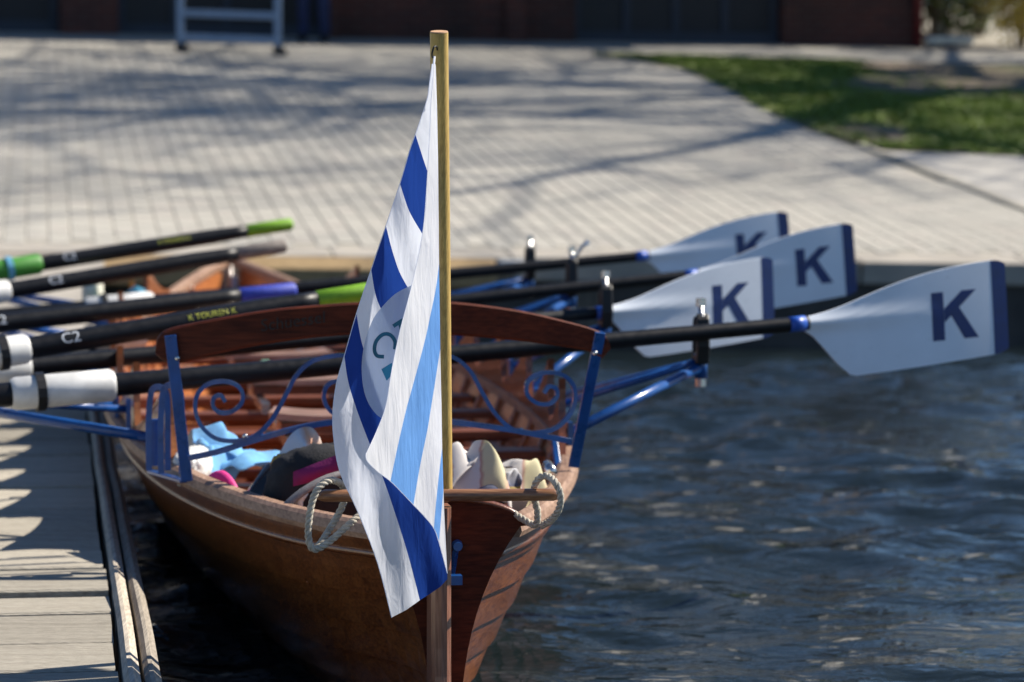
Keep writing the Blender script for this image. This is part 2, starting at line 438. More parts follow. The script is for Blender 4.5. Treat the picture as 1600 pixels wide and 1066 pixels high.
def mat_water():
    m, t, b = newmat('river_water')
    b.inputs['Base Color'].default_value = (0.010,0.016,0.018,1)
    b.inputs['Roughness'].default_value = 0.03
    b.inputs['IOR'].default_value = 1.33
    ge = t.nodes.new('ShaderNodeNewGeometry')
    mp = t.nodes.new('ShaderNodeMapping'); mp.inputs['Scale'].default_value = (5.0, 9.0, 5.0); mp.inputs['Rotation'].default_value = (0,0,R(18))
    t.links.new(ge.outputs['Position'], mp.inputs[0])
    n = node(t, 'ShaderNodeTexNoise', Scale=1.0, Detail=3.0, Roughness=0.5, Distortion=0.6); t.links.new(mp.outputs[0], n.inputs['Vector'])
    n2 = node(t, 'ShaderNodeTexNoise', Scale=4.5, Detail=4.0, Distortion=0.4); t.links.new(mp.outputs[0], n2.inputs['Vector'])
    ad = t.nodes.new('ShaderNodeMath'); ad.operation = 'MULTIPLY_ADD'; ad.inputs[1].default_value = 0.13
    t.links.new(n2.outputs[0], ad.inputs[0]); t.links.new(n.outputs[0], ad.inputs[2])
    bump(t, b, ad.outputs[0], 1.0, 0.019)
    return m
M['water'] = mat_water()

# ------------------------------------------------------------------ ground: ramp plane, quay, pavement
A = atY(-200, 391, 17.0); B = atY(1800, 414, 18.07)
E = (B - A).normalized()
EH = Vector((E.x, E.y, 0)).normalized()
NH = Vector((-EH.y, EH.x, 0))
SLOPE = 0.111
NV = (NH + Vector((0,0,SLOPE))).normalized()
PN = E.cross(NV).normalized()
def G(a, n, h=0.0):          # ramp coordinates: a along the quay edge (0 below the camera axis), n up the slope
    return A + E*(a + AOFF) + NV*n + PN*h
AOFF = -A.x / E.x
def onramp(x, y): return atplane(x, y, A, PN)
def ramp_an(p):
    q = p - A
    return q.dot(E) - AOFF, q.dot(NV)
def ground_z(X, Y):
    return A.z - ((X - A.x)*PN.x + (Y - A.y)*PN.y)/PN.z

ms = MB(); ms.add([G(-60,-0.02), G(60,-0.02), G(60,26), G(-60,26), G(300,26)+Vector((0,0,-0.0)), G(-300,26), G(-300,26)+NH*500, G(300,26)+NH*500,
                   G(-300,-0.02), G(300,-0.02)], [(0,1,2,3), (3,2,4,7,6,5), (8,0,3,5), (1,9,4,2)])
terrain = struct(obj('ground', ms, M['soil_joint'], loc=G(0,0), fixn=False))
# quay edging slabs and timber beam
quay = thing('quay_wall', 'dark quay wall along the far side of the water below the paving', 'wall', G(0,0) + Vector((0,0,-1.2)))
q = MB(); q.add([G(-60,-0.02,0.0), G(60,-0.02,0.0), G(60,-0.02)+Vector((0,0,-2)), G(-60,-0.02)+Vector((0,0,-2))], [(0,1,2,3)])
q.add([G(-60,0.02,0.0), G(60,0.02,0.0), G(60,0.02)+Vector((0,0,-2)), G(-60,0.02)+Vector((0,0,-2))], [(3,2,1,0)])
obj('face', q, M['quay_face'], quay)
for i in range(-12, 13):
    a0, a1 = i*1.0, i*1.0 + 0.985
    s = MB()
    hh = 0.010 + random.uniform(-0.004, 0.004)
    vs = [G(a0,-0.07,-0.12), G(a1,-0.07,-0.12), G(a1,0.30,-0.12), G(a0,0.30,-0.12), G(a0,-0.07,hh), G(a1,-0.07,hh), G(a1,0.30,hh), G(a0,0.30,hh)]
    s.add(vs, [(3,2,1,0),(4,5,6,7),(0,1,5,4),(1,2,6,5),(2,3,7,6),(3,0,4,7)])
    obj('coping_slab', s, M['concrete'], quay, bevel=0.008)
aB, _ = ramp_an(onramp(770, 402))
for i, (a0, a1) in enumerate([(aB-7.2, aB-3.62), (aB-3.6, aB)]):
    s = MB(); s.prism([G(a0,-0.075,0.006), G(a0,-0.20,-0.048), G(a0,-0.20,-0.15), G(a0,-0.075,-0.15)], E*(a1-a0))
    obj('fender_beam', s, M['quay_beam'], quay, bevel=0.012)
s = MB(); s.box(G(aB+0.09,-0.13,-0.035), (0.075,0.05,0.04)); obj('beam_end_cap', s, M['sleeve_white'], quay, bevel=0.015)
for i in range(-5, 6):
    s = MB(); s.box(G(i*1.9+0.4,-0.10,0) + Vector((0,0,-0.75)), (0.08,0.07,0.62)); obj('pile', s, M['pile'], quay, bevel=0.01)

# kerb line that parts pavers from slabs
k0 = ramp_an(onramp(1335, 226)); k1 = ramp_an(onramp(1600, 330))
def kerb_a(n):
    t = (n - k1[1])/(k0[1] - k1[1])
    return lerp(k1[0], k0[0], t)
lawn_px = [(925,89),(1000,95),(1080,112),(1150,146),(1200,174),(1270,206),(1340,229),(1400,237),(1500,243),(1620,249),(1900,256),(2300,262)]
lawn_top = [(2300,128),(1900,118),(1620,106),(1500,103),(1300,98),(1100,92)]
lawn_an = [ramp_an(onramp(*p)) for p in lawn_px + lawn_top]
def inpoly(x, y, poly):
    c = False; j = len(poly) - 1
    for i in range(len(poly)):
        if (poly[i][1] > y) != (poly[j][1] > y) and x < (poly[j][0]-poly[i][0])*(y-poly[i][1])/(poly[j][1]-poly[i][1]) + poly[i][0]: c = not c
        j = i
    return c
bw0 = ramp_an(onramp(0, 52)); bw1 = ramp_an(onramp(1440, 75))     # the boathouse wall foot
def wall_n(a): return lerp(bw0[1], bw1[1], (a-bw0[0])/(bw1[0]-bw0[0]))
pav = MB(); pav.add([G(-12,0.30,0.004), G(14,0.30,0.004), G(14,wall_n(14)+0.5,0.004), G(-12,wall_n(-12)+0.5,0.004)], [(0,1,2,3)])
pavement = struct(obj('pavement', pav, M['soil_joint'], loc=G(0,0.3)))
PA, PL, GAP = 0.125, 0.25, 0.0055
pm = MB(); hx, hy, hz = PA/2-GAP/2, PL/2-GAP/2, 0.006
pm.add([(-hx,-hy,0),(hx,-hy,0),(hx,hy,0),(-hx,hy,0),(-hx+.004,-hy+.004,hz),(hx-.004,-hy+.004,hz),(hx-.004,hy-.004,hz),(-hx+.004,hy-.004,hz)],
       [(4,5,6,7),(0,1,5,4),(1,2,6,5),(2,3,7,6),(3,0,4,7)])
pme = mesh_from(pm, 'paver', fixn=False); pme.materials.append(M['paver'])
prot = Matrix((E, NV, PN)).transposed()
preul = prot.to_euler()
field = MB(); npav = 0
rows = int(17.5/PL)
for j in range(rows):
    n = 0.31 + PL/2 + j*PL
    for i in range(-92, 100):
        a = i*PA
        nn = n + (PL/2 if i % 2 else 0)
        if nn > wall_n(a) - 0.35 or nn < 0.3: continue
        if nn > 0.31 and a > kerb_a(nn) - PA*0.6 and nn < k0[1]: continue
        if inpoly(a, nn, lawn_an): continue
        if nn > k0[1] - 0.2 and a > 4.2 and nn < lawn_an[0][1]: continue
        p = G(a, nn, 0.004)
        x, y = topx(p)
        if npav < 300 and j < 8 and -30 < x < 1630 and y < 404:
            o = bpy.data.objects.new('paver', pme); link(o, pavement)
            o.location = p - ORG[pavement] + PN*random.uniform(-0.002, 0.002); o.rotation_euler = preul
            npav += 1
        else:
            jz = random.uniform(-0.002, 0.002)
            b = len(field.v)
            for v in pm.v: field.v.append(p + E*v.x + NV*v.y + PN*(v.z + jz))
            field.f += [tuple(b+k for k in f) for f in pm.f]
fo = stuff(obj('paver_field', field, M['paver'], pavement, fixn=False))
# kerb stones and pale slabs right of it
for i in range(16):
    n0, n1 = 0.32 + i*0.5, 0.32 + i*0.5 + 0.488
    if n0 > k0[1]-0.2: break
    s = MB(); s.bar(G(kerb_a(n0), n0, 0.006), G(kerb_a(n1), n1, 0.006), 0.07, 0.05, up=PN)
    obj('kerb_stone', s, M['soil_joint'], pavement)
for i in range(30):
    for j in range(22):
        n0 = 0.33 + j*0.5; n1 = n0 + 0.492
        if n0 > k0[1] + 0.3: continue
        a0 = kerb_a((n0+n1)/2) + 0.07 + i*0.5; a1 = a0 + 0.492
        if a0 > 9 or inpoly((a0+a1)/2, (n0+n1)/2, lawn_an): continue
        s = MB(); h = 0.016 + random.uniform(-.002,.002)
        sk0 = kerb_a(n0) - kerb_a((n0+n1)/2); sk1 = -sk0
        s.add([G(a0+sk0,n0,0.004),G(a1+sk0,n0,0.004),G(a1+sk1,n1,0.004),G(a0+sk1,n1,0.004),G(a0+sk0,n0,h),G(a1+sk0,n0,h),G(a1+sk1,n1,h),G(a0+sk1,n1,h)],
              [(4,5,6,7),(0,1,5,4),(1,2,6,5),(2,3,7,6),(3,0,4,7)])
        obj('slab', s, M['slab'], pavement, fixn=False)
# lawn
lm = MB(); lm.add([G(a, n, 0.03) for a, n in lawn_an], [tuple(range(len(lawn_an)))])
lawn = struct(obj('lawn', lm, M['lawn'], loc=G(lawn_an[5][0], lawn_an[5][1])))
gm = MB(); rg = random.Random(3)
amin = min(a for a, n in lawn_an); amax = 6.5
nmin = min(n for a, n in lawn_an); nmax = max(n for a, n in lawn_an)
cnt = 0
while cnt < 60000:
    a = rg.uniform(amin, amax); n = rg.uniform(nmin, nmax)
    if not inpoly(a, n, lawn_an): cnt += 0.3; continue
    d = noise.noise(Vector((a*0.55, n*0.7, 1.3))) + 0.5*noise.noise(Vector((a*2.1, n*2.1, 4.0)))
    cnt += 1
    gx, gy = topx(G(a, n, 0.03))
    bare = 0.993 if (gx > 1290 + 90*d + 60*rg.random() and gy < 160 + 30*d - 20*rg.random()) else (0.75 if (1180 < gx < 1420 and 185 < gy < 222) else 0.0)  # corner is bare soil; middle patch is thinned partly to stand in for shade
    if rg.random() < bare + (0.35 if d < -0.25 else 0): continue
    p = G(a + rg.gauss(0,.035), n + rg.gauss(0,.05), 0.03); hgt = rg.uniform(0.012, 0.035); an = rg.uniform(0, 6.28)
    dx = Vector((math.cos(an), math.sin(an), 0))*0.02
    tip = Vector((rg.uniform(-.07,.07), rg.uniform(-.07,.07), hgt))
    gm.add([p-dx, p+dx, p+tip], [(0,1,2)])
tag(stuff(obj('grass', gm, M['grass'], loc=G(lawn_an[5][0], lawn_an[5][1], .03), fixn=False)), 'short green grass growing on the lawn beside the paving', 'grass')

# ------------------------------------------------------------------ boathouse
W0 = G(bw0[0]-9, wall_n(bw0[0]-9)); W1 = onramp(1440, 75)
WE = (W1 - W0); WE.z = 0; WL = WE.length; WE.normalize(); WN = Vector((WE.y, -WE.x, 0))   # WN faces the camera
ZB = min(W0.z, W1.z) - 0.4; ZT = 6.2
def wpos(px):                         # distance along the wall foot for a photo column
    d = ray(px, 60); o = CAM
    den = d.x*(-WN.x) + d.y*(-WN.y)
    t = ((W0 - o).x*(-WN.x) + (W0 - o).y*(-WN.y))/den
    return (o + d*t - W0).dot(WE)
bh = thing('boathouse', 'long red brick boathouse with dark doors behind the paving', 'building', (W0+WE*WL/2).xy.to_3d() + Vector((0,0,ZB)))
def wbox(name, mat, u0, u1, z0, z1, d0, d1, parent=bh, bevel=0):
    s = MB(); c = W0.xy.to_3d() + WE*(u0+u1)/2 + WN*(d0+d1)/2 + Vector((0,0,(z0+z1)/2))
    s.box(c, ((u1-u0)/2, (d1-d0)/2, (z1-z0)/2), (WE, WN, Vector((0,0,1))))
    return obj(name, s, mat, parent, bevel=bevel)
doors = [(wpos(-330), wpos(95)), (wpos(185), wpos(530)), (wpos(900), wpos(1225))]
DZ = 4.6
cur = 0.0
for d0, d1 in doors:
    wbox('wall', M['brick'], cur, d0, ZB, ZT, -0.35, 0)
    wbox('lintel', M['brick'], d0+0.001, d1-0.001, DZ, ZT-0.002, -0.35, -0.003)
    dr = wbox('door', M['dark_door'], d0+0.002, d1-0.002, ZB, DZ-0.002, -0.30, -0.22)
    nl = 4
    for k in range(nl+1):
        u = lerp(d0+0.06, d1-0.06, k/nl)
        wbox('batten', M['door_trim'], u-0.04, u+0.04, ZB, DZ-0.05, -0.219, -0.19, dr)
    zg = ground_z(*(W0 + WE*(d0+d1)/2).xy)
    wbox('kick_board', M['door_trim'], d0+0.01, d1-0.01, zg-0.2, zg+0.14, -0.188, -0.165, dr)
    cur = d1
wbox('wall', M['brick'], cur, WL, ZB, ZT, -0.35, 0)
wbox('pier', M['brick'], wpos(790), wpos(820), ZB, ZT-0.1, 0.002, 0.10)
wbox('pier', M['brick'], wpos(515), wpos(532), ZB, ZT-0.1, 0.002, 0.06)
wbox('end_wall', M['brick'], WL-0.34, WL-0.002, ZB, ZT-0.003, -9, -0.352)
wbox('rear_wall', M['brick'], 0, WL-0.345, ZB, ZT-0.003, -9, -8.7)
s = MB(); za = Vector((0,0,1)); o0 = W0.xy.to_3d()
s.prism([o0 + WN*0.5 + za*ZT, o0 - WN*4.5 + za*(ZT+2.6), o0 - WN*9.5 + za*ZT, o0 - WN*9.5 + za*(ZT-0.15), o0 + WN*0.5 + za*(ZT-0.15)], WE*(WL+0.4))
obj('roof', s, M['roof'], bh)
s = MB(); u = wpos(1432); c = o0 + WE*u + WN*0.06; s.tube([c+za*ZB, c+za*(ZT-0.2)], 0.05, 10); obj('downpipe', s, M['pipe_red'], bh, smooth=True)

# ------------------------------------------------------------------ water
def water_h(x, y):
    h = 0
    for (kx, ky, am, ph) in WAVES: h += am*math.sin(kx*x + ky*y + ph)
    return h*(0.6 + 0.8*noise.noise(Vector((x*0.9, y*0.5, 2.0)))) 
WAVES = []
rw = random.Random(11)
for i in range(26):
    lam = rw.choice([0.14, 0.18, 0.24, 0.32, 0.45, 0.65, 0.9]) * rw.uniform(0.85, 1.15)
    ang = R(rw.gauss(70, 26))
    k = 2*math.pi/lam
    WAVES.append((k*math.cos(ang), k*math.sin(ang), 0.0042*(lam/0.3)**0.85, rw.uniform(0, 6.28)))
x0, x1, y0, y1 = -1.6, 3.7, 4.2, 17.2
nx, ny = 140, 300
wm = MB(); rowsw = []
for j in range(ny+1):
    ty = (j/ny)**1.25
    y = lerp(y0, y1, ty); row = []
    for i in range(nx+1):
        x = lerp(x0, x1, i/nx)
        e = min(1, min(x-x0, x1-x, y-y0, y1-y)/0.4)
        row.append(Vector((x, y, water_h(x, y)*max(0, e))))
    rowsw.append(row)
wm.grid(rowsw)
Wq = 300
wm.add([(-Wq,-Wq,0),(Wq,-Wq,0),(Wq,y0,0),(-Wq,y0,0)], [(0,1,2,3)])
wm.add([(-Wq,y0,0),(x0,y0,0),(x0,y1,0),(-Wq,y1,0)], [(0,1,2,3)])
wm.add([(x1,y0,0),(Wq,y0,0),(Wq,y1,0),(x1,y1,0)], [(0,1,2,3)])
wm.add([(-Wq,y1,0),(Wq,y1,0),(Wq,22,0),(-Wq,22,0)], [(0,1,2,3)])
struct(obj('water', wm, M['water'], smooth=True, loc=(0,0,0)))
bed = MB(); bed.add([(-Wq,-Wq,-1.3),(Wq,-Wq,-1.3),(Wq,22,-1.3),(-Wq,22,-1.3)], [(0,1,2,3)])
struct(obj('river_bed', bed, M['quay_face'], loc=(0,0,-1.3)))

# ------------------------------------------------------------------ jetty
ZJ = HC - 0.85
JA = Vector((-math.sin(R(8.3)), math.cos(R(8.3)), 0)); JR = Vector((JA.y, -JA.x, 0))
J0 = atZ(249, 1032, ZJ); J0.z = 0
j_in = (atZ(189, 1065, ZJ) - J0).dot(JR)       # lateral of the gap between planks and edge boards (negative)
def JP(u, l, z): return J0 + JA*u + JR*l + Vector((0,0,z))
jetty = thing('jetty', 'weathered grey timber jetty alongside the rowing boat', 'jetty', JP(3,-1.2,0))
gaps = [1110, 1047, 1001, 957, 924, 888, 858, 828, 794, 761, 735, 710]
us = [(atZ(90, y, ZJ) - J0).dot(JA) for y in gaps]
rj = random.Random(5)
us = [us[0]-0.31*k for k in (12,11,10,9,8,7,6,5,4,3,2,1)] + us
while us[-1] < 9.6: us.append(us[-1] + rj.uniform(0.24, 0.31))
JW = 3.4
for a, b in zip(us, us[1:]):
    s = MB(); g = rj.uniform(0.009, 0.020); dz = rj.uniform(-0.006, 0.004); en = rj.uniform(-0.006, 0.002)
    n = 14
    top = []; 
    r0 = []; r1 = []
    for k in range(n+1):
        l = lerp(-JW, j_in - 0.003 + en, k/n)
        r0.append((l, a + g + 0.004*noise.noise(Vector((l*6, a*9, 0))))); r1.append((l, b - g + 0.004*noise.noise(Vector((l*6, b*9, 5)))))
    tilt = rj.uniform(-0.004, 0.004)
    s.grid([[JP(u, l, ZJ+dz-0.045) for l, u in r0], [JP(u, l, ZJ+dz-0.004-tilt) for l, u in r0], [JP(u+0.006, l, ZJ+dz-tilt) for l, u in r0],
            [JP(u-0.006, l, ZJ+dz+tilt) for l, u in r1], [JP(u, l, ZJ+dz-0.004+tilt) for l, u in r1], [JP(u, l, ZJ+dz-0.045) for l, u in r1]])
    lE, uE = r0[-1]; lE2, uE2 = r1[-1]
    s.add([JP(uE,lE,ZJ+dz-.045), JP(uE2,lE2,ZJ+dz-.045), JP(uE2,lE2,ZJ+dz-.004), JP(uE,lE,ZJ+dz-.004)], [(0,1,2,3)])
    obj('plank', s, M['jetty'], jetty, fixn=False)
    s2 = None
def edge_board(name, l0, l1, z0, z1, u0, u1, wob):
    s = MB(); rows_ = []
    for k in range(61):
        u = lerp(u0, u1, k/60)
        d = wob*noise.noise(Vector((u*1.3, l0*7, 3))); zz = 0.006*noise.noise(Vector((u*0.9, l0*5, 8)))
        rr = 0.008
        sec = [(l0+d, z0), (l0+d, z1-rr), (l0+d+rr, z1), (l1+d-rr*1.6, z1), (l1+d, z1-rr*1.6), (l1+d, z0)]
        rows_.append([JP(u, l, z+zz) for l, z in sec])
    s.grid(rows_); n = 6
    s.add(rows_[0], [tuple(range(n))]); s.add(rows_[-1], [tuple(reversed(range(n)))])
    return obj(name, s, M['jetty_edge'], jetty)
mid = j_in*0.46
edge_board('edge_board', j_in+0.006, mid-0.003, ZJ-0.12, ZJ+0.012, -3.4, 9.5, 0.003)
edge_board('fender_board', mid+0.004, 0.0, ZJ-0.16, ZJ+0.004, -0.33, 9.5, 0.004)
s = MB(); s.bar(JP(-3.2, j_in-0.25, ZJ-0.14), JP(9.4, j_in-0.25, ZJ-0.14), 0.12, 0.18); obj('bearer', s, M['pile'], jetty)
s = MB(); s.bar(JP(-3.2, -JW+0.2, ZJ-0.14), JP(9.4, -JW+0.2, ZJ-0.14), 0.12, 0.18); obj('bearer', s, M['pile'], jetty)
for u in (-2.6, 0.4, 3.4, 6.4, 9.0):
    for l in (j_in-0.25, -JW+0.2):
        s = MB(); s.tube([JP(u,l,-1.3), JP(u,l,ZJ-0.06)], 0.085, 12); obj('pile', s, M['pile'], jetty, smooth=True)
# sloping landing that joins jetty and quay
s = MB()
aJ = ramp_an(JP(11.8, 0.1, 0.4))[0]
pts_t = [JP(9.52, j_in*0.2, ZJ-0.004), JP(9.52, -5.2, ZJ-0.004), G(aJ-5.4, -0.075, 0.0), G(aJ, -0.075, 0.0)]
s.prism(pts_t, (0,0,-0.10))
tag(obj('landing', s, M['concrete'], None), 'sloping concrete landing between the jetty and the quay edge', 'landing')

# ------------------------------------------------------------------ the rowing boat
TH = R(7.8)
BU = Vector((-math.sin(TH), math.cos(TH), 0)); BR = Vector((math.cos(TH), math.sin(TH), 0))
B0 = Vector((-0.118, 5.50, 0))
def bp(s, l, z): return B0 + BU*s + BR*l + Vector((0,0,z))
beam = smooth_tab([(0,.120),(.2,.178),(.4,.228),(.7,.305),(1.1,.395),(1.5,.465),(2.0,.52),(2.6,.555),(3.4,.57),(4.4,.56),(5.4,.51),(6.4,.41),(7.2,.26),(7.8,.11),(8.1,.02)])
sheer = smooth_tab([(0,.430),(.4,.405),(1,.400),(2,.410),(4,.425),(6,.475),(7,.54),(8.1,.64)])
keel = smooth_tab([(0,-.10),(4,-.10),(6.8,-.08),(7.6,.05),(8.1,.25)])
power = smooth_tab([(0,3.6),(.10,2.6),(.22,1.7),(.4,1.0),(.6,.78),(.9,.64),(1.3,.56),(1.8,.48),(2.5,.40),(5,.38),(6.4,.55),(7.2,.8),(8.1,1.1)], smo=8)
def hw(s, z):
    g = interp(sheer, s); k = interp(keel, s)
    t = max(0.0, min(1.0, (z-k)/(g-k)))
    return 0.012 + (interp(beam, s)-0.012)*t**interp(power, s)
def sect(s, q):                       # q 0..1 keel to gunwale, roughly even along the girth
    g = interp(sheer, s); k = interp(keel, s); p = interp(power, s); b = interp(beam, s)
    N = 40; pts = []
    for i in range(N+1):
        t = i/N
        t = t**(1.0/p) if p < 1 else t
        pts.append((0.012+(b-0.012)*t**p, k+(g-k)*t))
    L = [0]
    for a, c in zip(pts, pts[1:]): L.append(L[-1]+math.hypot(a[0]-c[0], a[1]-c[1]))
    d = q*L[-1]
    for i in range(N):
        if d <= L[i+1] + 1e-9:
            t = (d-L[i])/max(1e-9, L[i+1]-L[i])
            return lerp(pts[i][0], pts[i+1][0], t), lerp(pts[i][1], pts[i+1][1], t)
    return pts[-1]
boat = thing('rowing_boat', 'varnished wooden touring rowing boat with blue riggers moored at the jetty', 'boat', bp(4, 0, -0.1))
NP = 8
ST = [8.1*(i/64)**1.15 for i in range(65)]
EDG = [i/NP for i in range(NP+1)]
SEC = [[sect(s, q) for q in EDG] for s in ST]
SECM = [[sect(s, (q+.5)/NP) for q in range(NP)] for s in ST]
for side in (-1, 1):
    for i in range(NP):
        s = MB(); rows_ = []
        for k, st in enumerate(ST):
            (w0, z0), (w1, z1), (wm_, zm) = SEC[k][i], SEC[k][i+1], SECM[k][i]
            lap = 0.010 if i else 0.0
            lap = lap*min(1, interp(beam, st)/0.06)
            dz = -0.010 if i else 0
            nx_, nz_ = (z1-z0), -(w1-w0); nl = math.hypot(nx_, nz_) or 1
            nx_, nz_ = nx_/nl, nz_/nl
            tx, tz = (w1-w0)/nl, (z1-z0)/nl
            lo = (w0 + nx_*lap - tx*0.012*(i > 0), z0 + nz_*lap - tz*0.012*(i > 0))
            mi = (wm_ + nx_*lap*0.5, zm + nz_*lap*0.5)
            th = 0.008
            row = [(lo[0]-nx_*th, lo[1]-nz_*th), lo, mi, (w1, z1), (w1-nx_*th, z1-nz_*th), (mi[0]-nx_*th, mi[1]-nz_*th), (lo[0]-nx_*th, lo[1]-nz_*th)]
            rows_.append([bp(st, side*max(0.001, a), b) for a, b in row])
        s.grid(rows_)
        obj('hull_plank', s, M['hull'], boat, smooth=False)
    # inner lining
    s = MB(); s.grid([[bp(st, side*max(0.002, sect(st, q/10)[0]-0.012), sect(st, q/10)[1]) for q in range(11)] for st in ST if 0.03 < st < 8.0])
    obj('inner_planking', s, M['hull_in'], boat, smooth=True)
    # gunwale rail and rubbing strake
    s = MB(); rows_ = []
    for st in ST:
        b = interp(beam, st); g = interp(sheer, st)
        sec = [(b-0.030, g-0.022), (b+0.012, g-0.022), (b+0.017, g-0.012), (b+0.013, g+0.004), (b+0.004, g+0.010), (b-0.020, g+0.010), (b-0.030, g+0.004), (b-0.030, g-0.022)]
        rows_.append([bp(st, side*max(0.0, a), z) for a, z in sec])
    s.grid(rows_); s.add(rows_[0][:-1], [tuple(range(7))]); obj('gunwale', s, M['rail'], boat, bevel=0)
    s = MB(); pth = []
    for st in ST:
        w_, z_ = sect(st, 0.885); pth.append(bp(st, side*(w_+0.006), z_))
    s.tube(pth, 0.008, 6); obj('rubbing_strake', s, M['hull'], boat, smooth=True)
    # ribs
    for i in range(19):
        st = 0.7 + i*0.37
        s = MB(); s.tube([bp(st, side*max(.004, sect(st, q/12)[0]-0.018), sect(st, q/12)[1]) for q in range(2, 13)], 0.010, 6)
        obj('rib', s, M['hull_in'], boat, smooth=True)
    # saw-tooth washboards
    for k in range(9):
        sa = 1.50 + 0.6*k
        s = MB(); lower = []; upper = []
        for j in range(15):
            t = j/14; st = sa + 0.592*t
            hgt = 0.018 + 0.150*(1-t)**1.55
            lower.append((st, interp(sheer, st)+0.009)); upper.append((st, interp(sheer, st)+0.009+hgt))
        # S-curved aft end
        aft = []
        g0 = interp(sheer, sa)+0.009
        for j in range(7):
            t = j/7; aft.append((sa - 0.055*(1-t)**2 + 0.012*math.sin(t*math.pi), g0 + 0.168*t))
        prof = aft + upper + list(reversed(lower))
        inner = [bp(a, side*(interp(beam, a)-0.028), z) for a, z in prof]
        outer = [bp(a, side*(interp(beam, a)-0.012), z) for a, z in prof]
        n = len(prof)
        s.add(inner+outer, [tuple(range(n)), tuple(reversed(range(n, 2*n)))] + [(i, (i+1) % n, (i+1) % n+n, i+n) for i in range(n)])
        obj('washboard', s, M['hull_in'] if side < 0 else M['mahogany'], boat)  # sunlit jetty side gets brighter wood, shaded side darker: light put into the colour
# keel and stern post
s = MB(); s.tube([bp(0.02,0,-0.10), bp(4,0,-0.115), bp(6.8,0,-0.095), bp(7.6,0,.04), bp(8.02,0,.22), bp(8.13,0,.45), bp(8.15,0,.66)], 0.016, 6); obj('keel', s, M['mahogany'], boat, smooth=True)
# bottom boards, stem head
for i in range(-5, 6):
    s = MB(); rows_ = []
    for j in range(30):
        st = lerp(0.55, 7.3, j/29); z = 0.075
        wlim = hw(st, z) - 0.014
        l0 = max(-wlim, min(wlim, i*0.088-0.042)); l1 = max(-wlim, min(wlim, i*0.088+0.042))
        rows_.append([bp(st, l0, z-0.012), bp(st, l0, z), bp(st, l1, z), bp(st, l1, z-0.012)])
    s.grid(rows_); obj('bottom_board', s, M['mahogany'], boat)
s = MB(); s.add([bp(st, sd_*(hw(st, .06)-.004), .06) for sd_ in (-1,) for st in [0.1+i*.38 for i in range(20)]] + [bp(st, (hw(st, .06)-.004), .06) for st in reversed([0.1+i*.38 for i in range(20)])], [tuple(range(40))])
obj('bilge_floor', s, M['dark_wood'], boat)
s = MB(); s.box(bp(7.72, 0, .36), (.012,.012,.22), (BR,BU,za)); obj('stem_post', s, M['dull_steel'], boat)
# transom (wineglass, raked aft)
s = MB(); prof = []
for i in range(17):
    w_, z_ = sect(0, i/16); prof.append((w_, z_))
crown = [(0.134*math.cos(a), 0.424 + 0.050*math.sin(a)) for a in [R(8+i*9.1) for i in range(10)]]
half = prof + crown
poly = [(a, z) for a, z in half] + [(-a, z) for a, z in reversed(half) if a > 1e-4]
def rake(z): return -0.04*(z-0.2)
n = len(poly)
aftv = [bp(rake(z)-0.012, a+math.copysign(.011, a), z) for a, z in poly]; fwdv = [bp(rake(z)+0.05, a*.985, z) for a, z in poly]
s.add(aftv+fwdv, [tuple(range(n)), tuple(reversed(range(n, 2*n)))] + [(i, (i+1) % n, (i+1) % n+n, i+n) for i in range(n)])
tr = obj('transom', s, M['dark_wood'], boat)
s = MB(); cpath = [bp(rake(z)+0.0, a*1.03, z+0.004) for a, z in [(x, z) for x, z in crown]] + [bp(rake(z), -a*1.03, z+0.004) for a, z in reversed(crown)]
s.tube(cpath, 0.011, 8, flat=0.6); obj('transom_cap', s, M['mahogany'], tr, smooth=True)
s = MB(); c = bp(-0.022, 0.018, .398); s.tube([c, c-BU*0.018], [0.011, 0.008], 14); s.bar(bp(-0.024,.016,.39), bp(-0.02,.010,.345), .012, .006); obj('eye_fitting', s, M['blue'], tr, smooth=False)
# rudder with yoke
s = MB(); prof = []
rows_ = []
for j in range(14):
    z = lerp(0.475, -0.16, j/13); ra = -0.030 - 0.02*(z-.2)
    sec = []
    for a, d in [(-.017,0),(-.017,-.07),(-.012,-.084),(-.003,-.088),(.006,-.086),(.013,-.078),(.015,-.06),(.015,0)]:
        sec.append(bp(ra+d*(1.0 if z > .2 else 1.0+ (0.2-z)*1.2), a*1.12-.017, z))
    rows_.append(sec)
s.grid([r_+[r_[0]] for r_ in rows_]); s.add(rows_[0], [tuple(range(8))])
rud = obj('rudder', s, M['rudder'], boat)
s = MB(); s.box(bp(-0.075, 0.0, .345), (.020,.014,.008), (BR,BU,za)); obj('pintle_strap', s, M['blue'], rud)
YK0 = atY(491, 775, 5.385); YK1 = atY(881, 773, 5.43)
s = MB(); ysec = []
for j in range(25):
    t = j/24; c = YK0.lerp(YK1, t)
    e = min(1.0, min(t, 1-t)/0.02)
    ysec.append((c, 0.0115*(0.45+0.55*math.sqrt(e))))
s.tube([c for c, r_ in ysec], [r_ for c, r_ in ysec], 12, flat=0.95); obj('yoke', s, M['yoke'], rud, smooth=True)

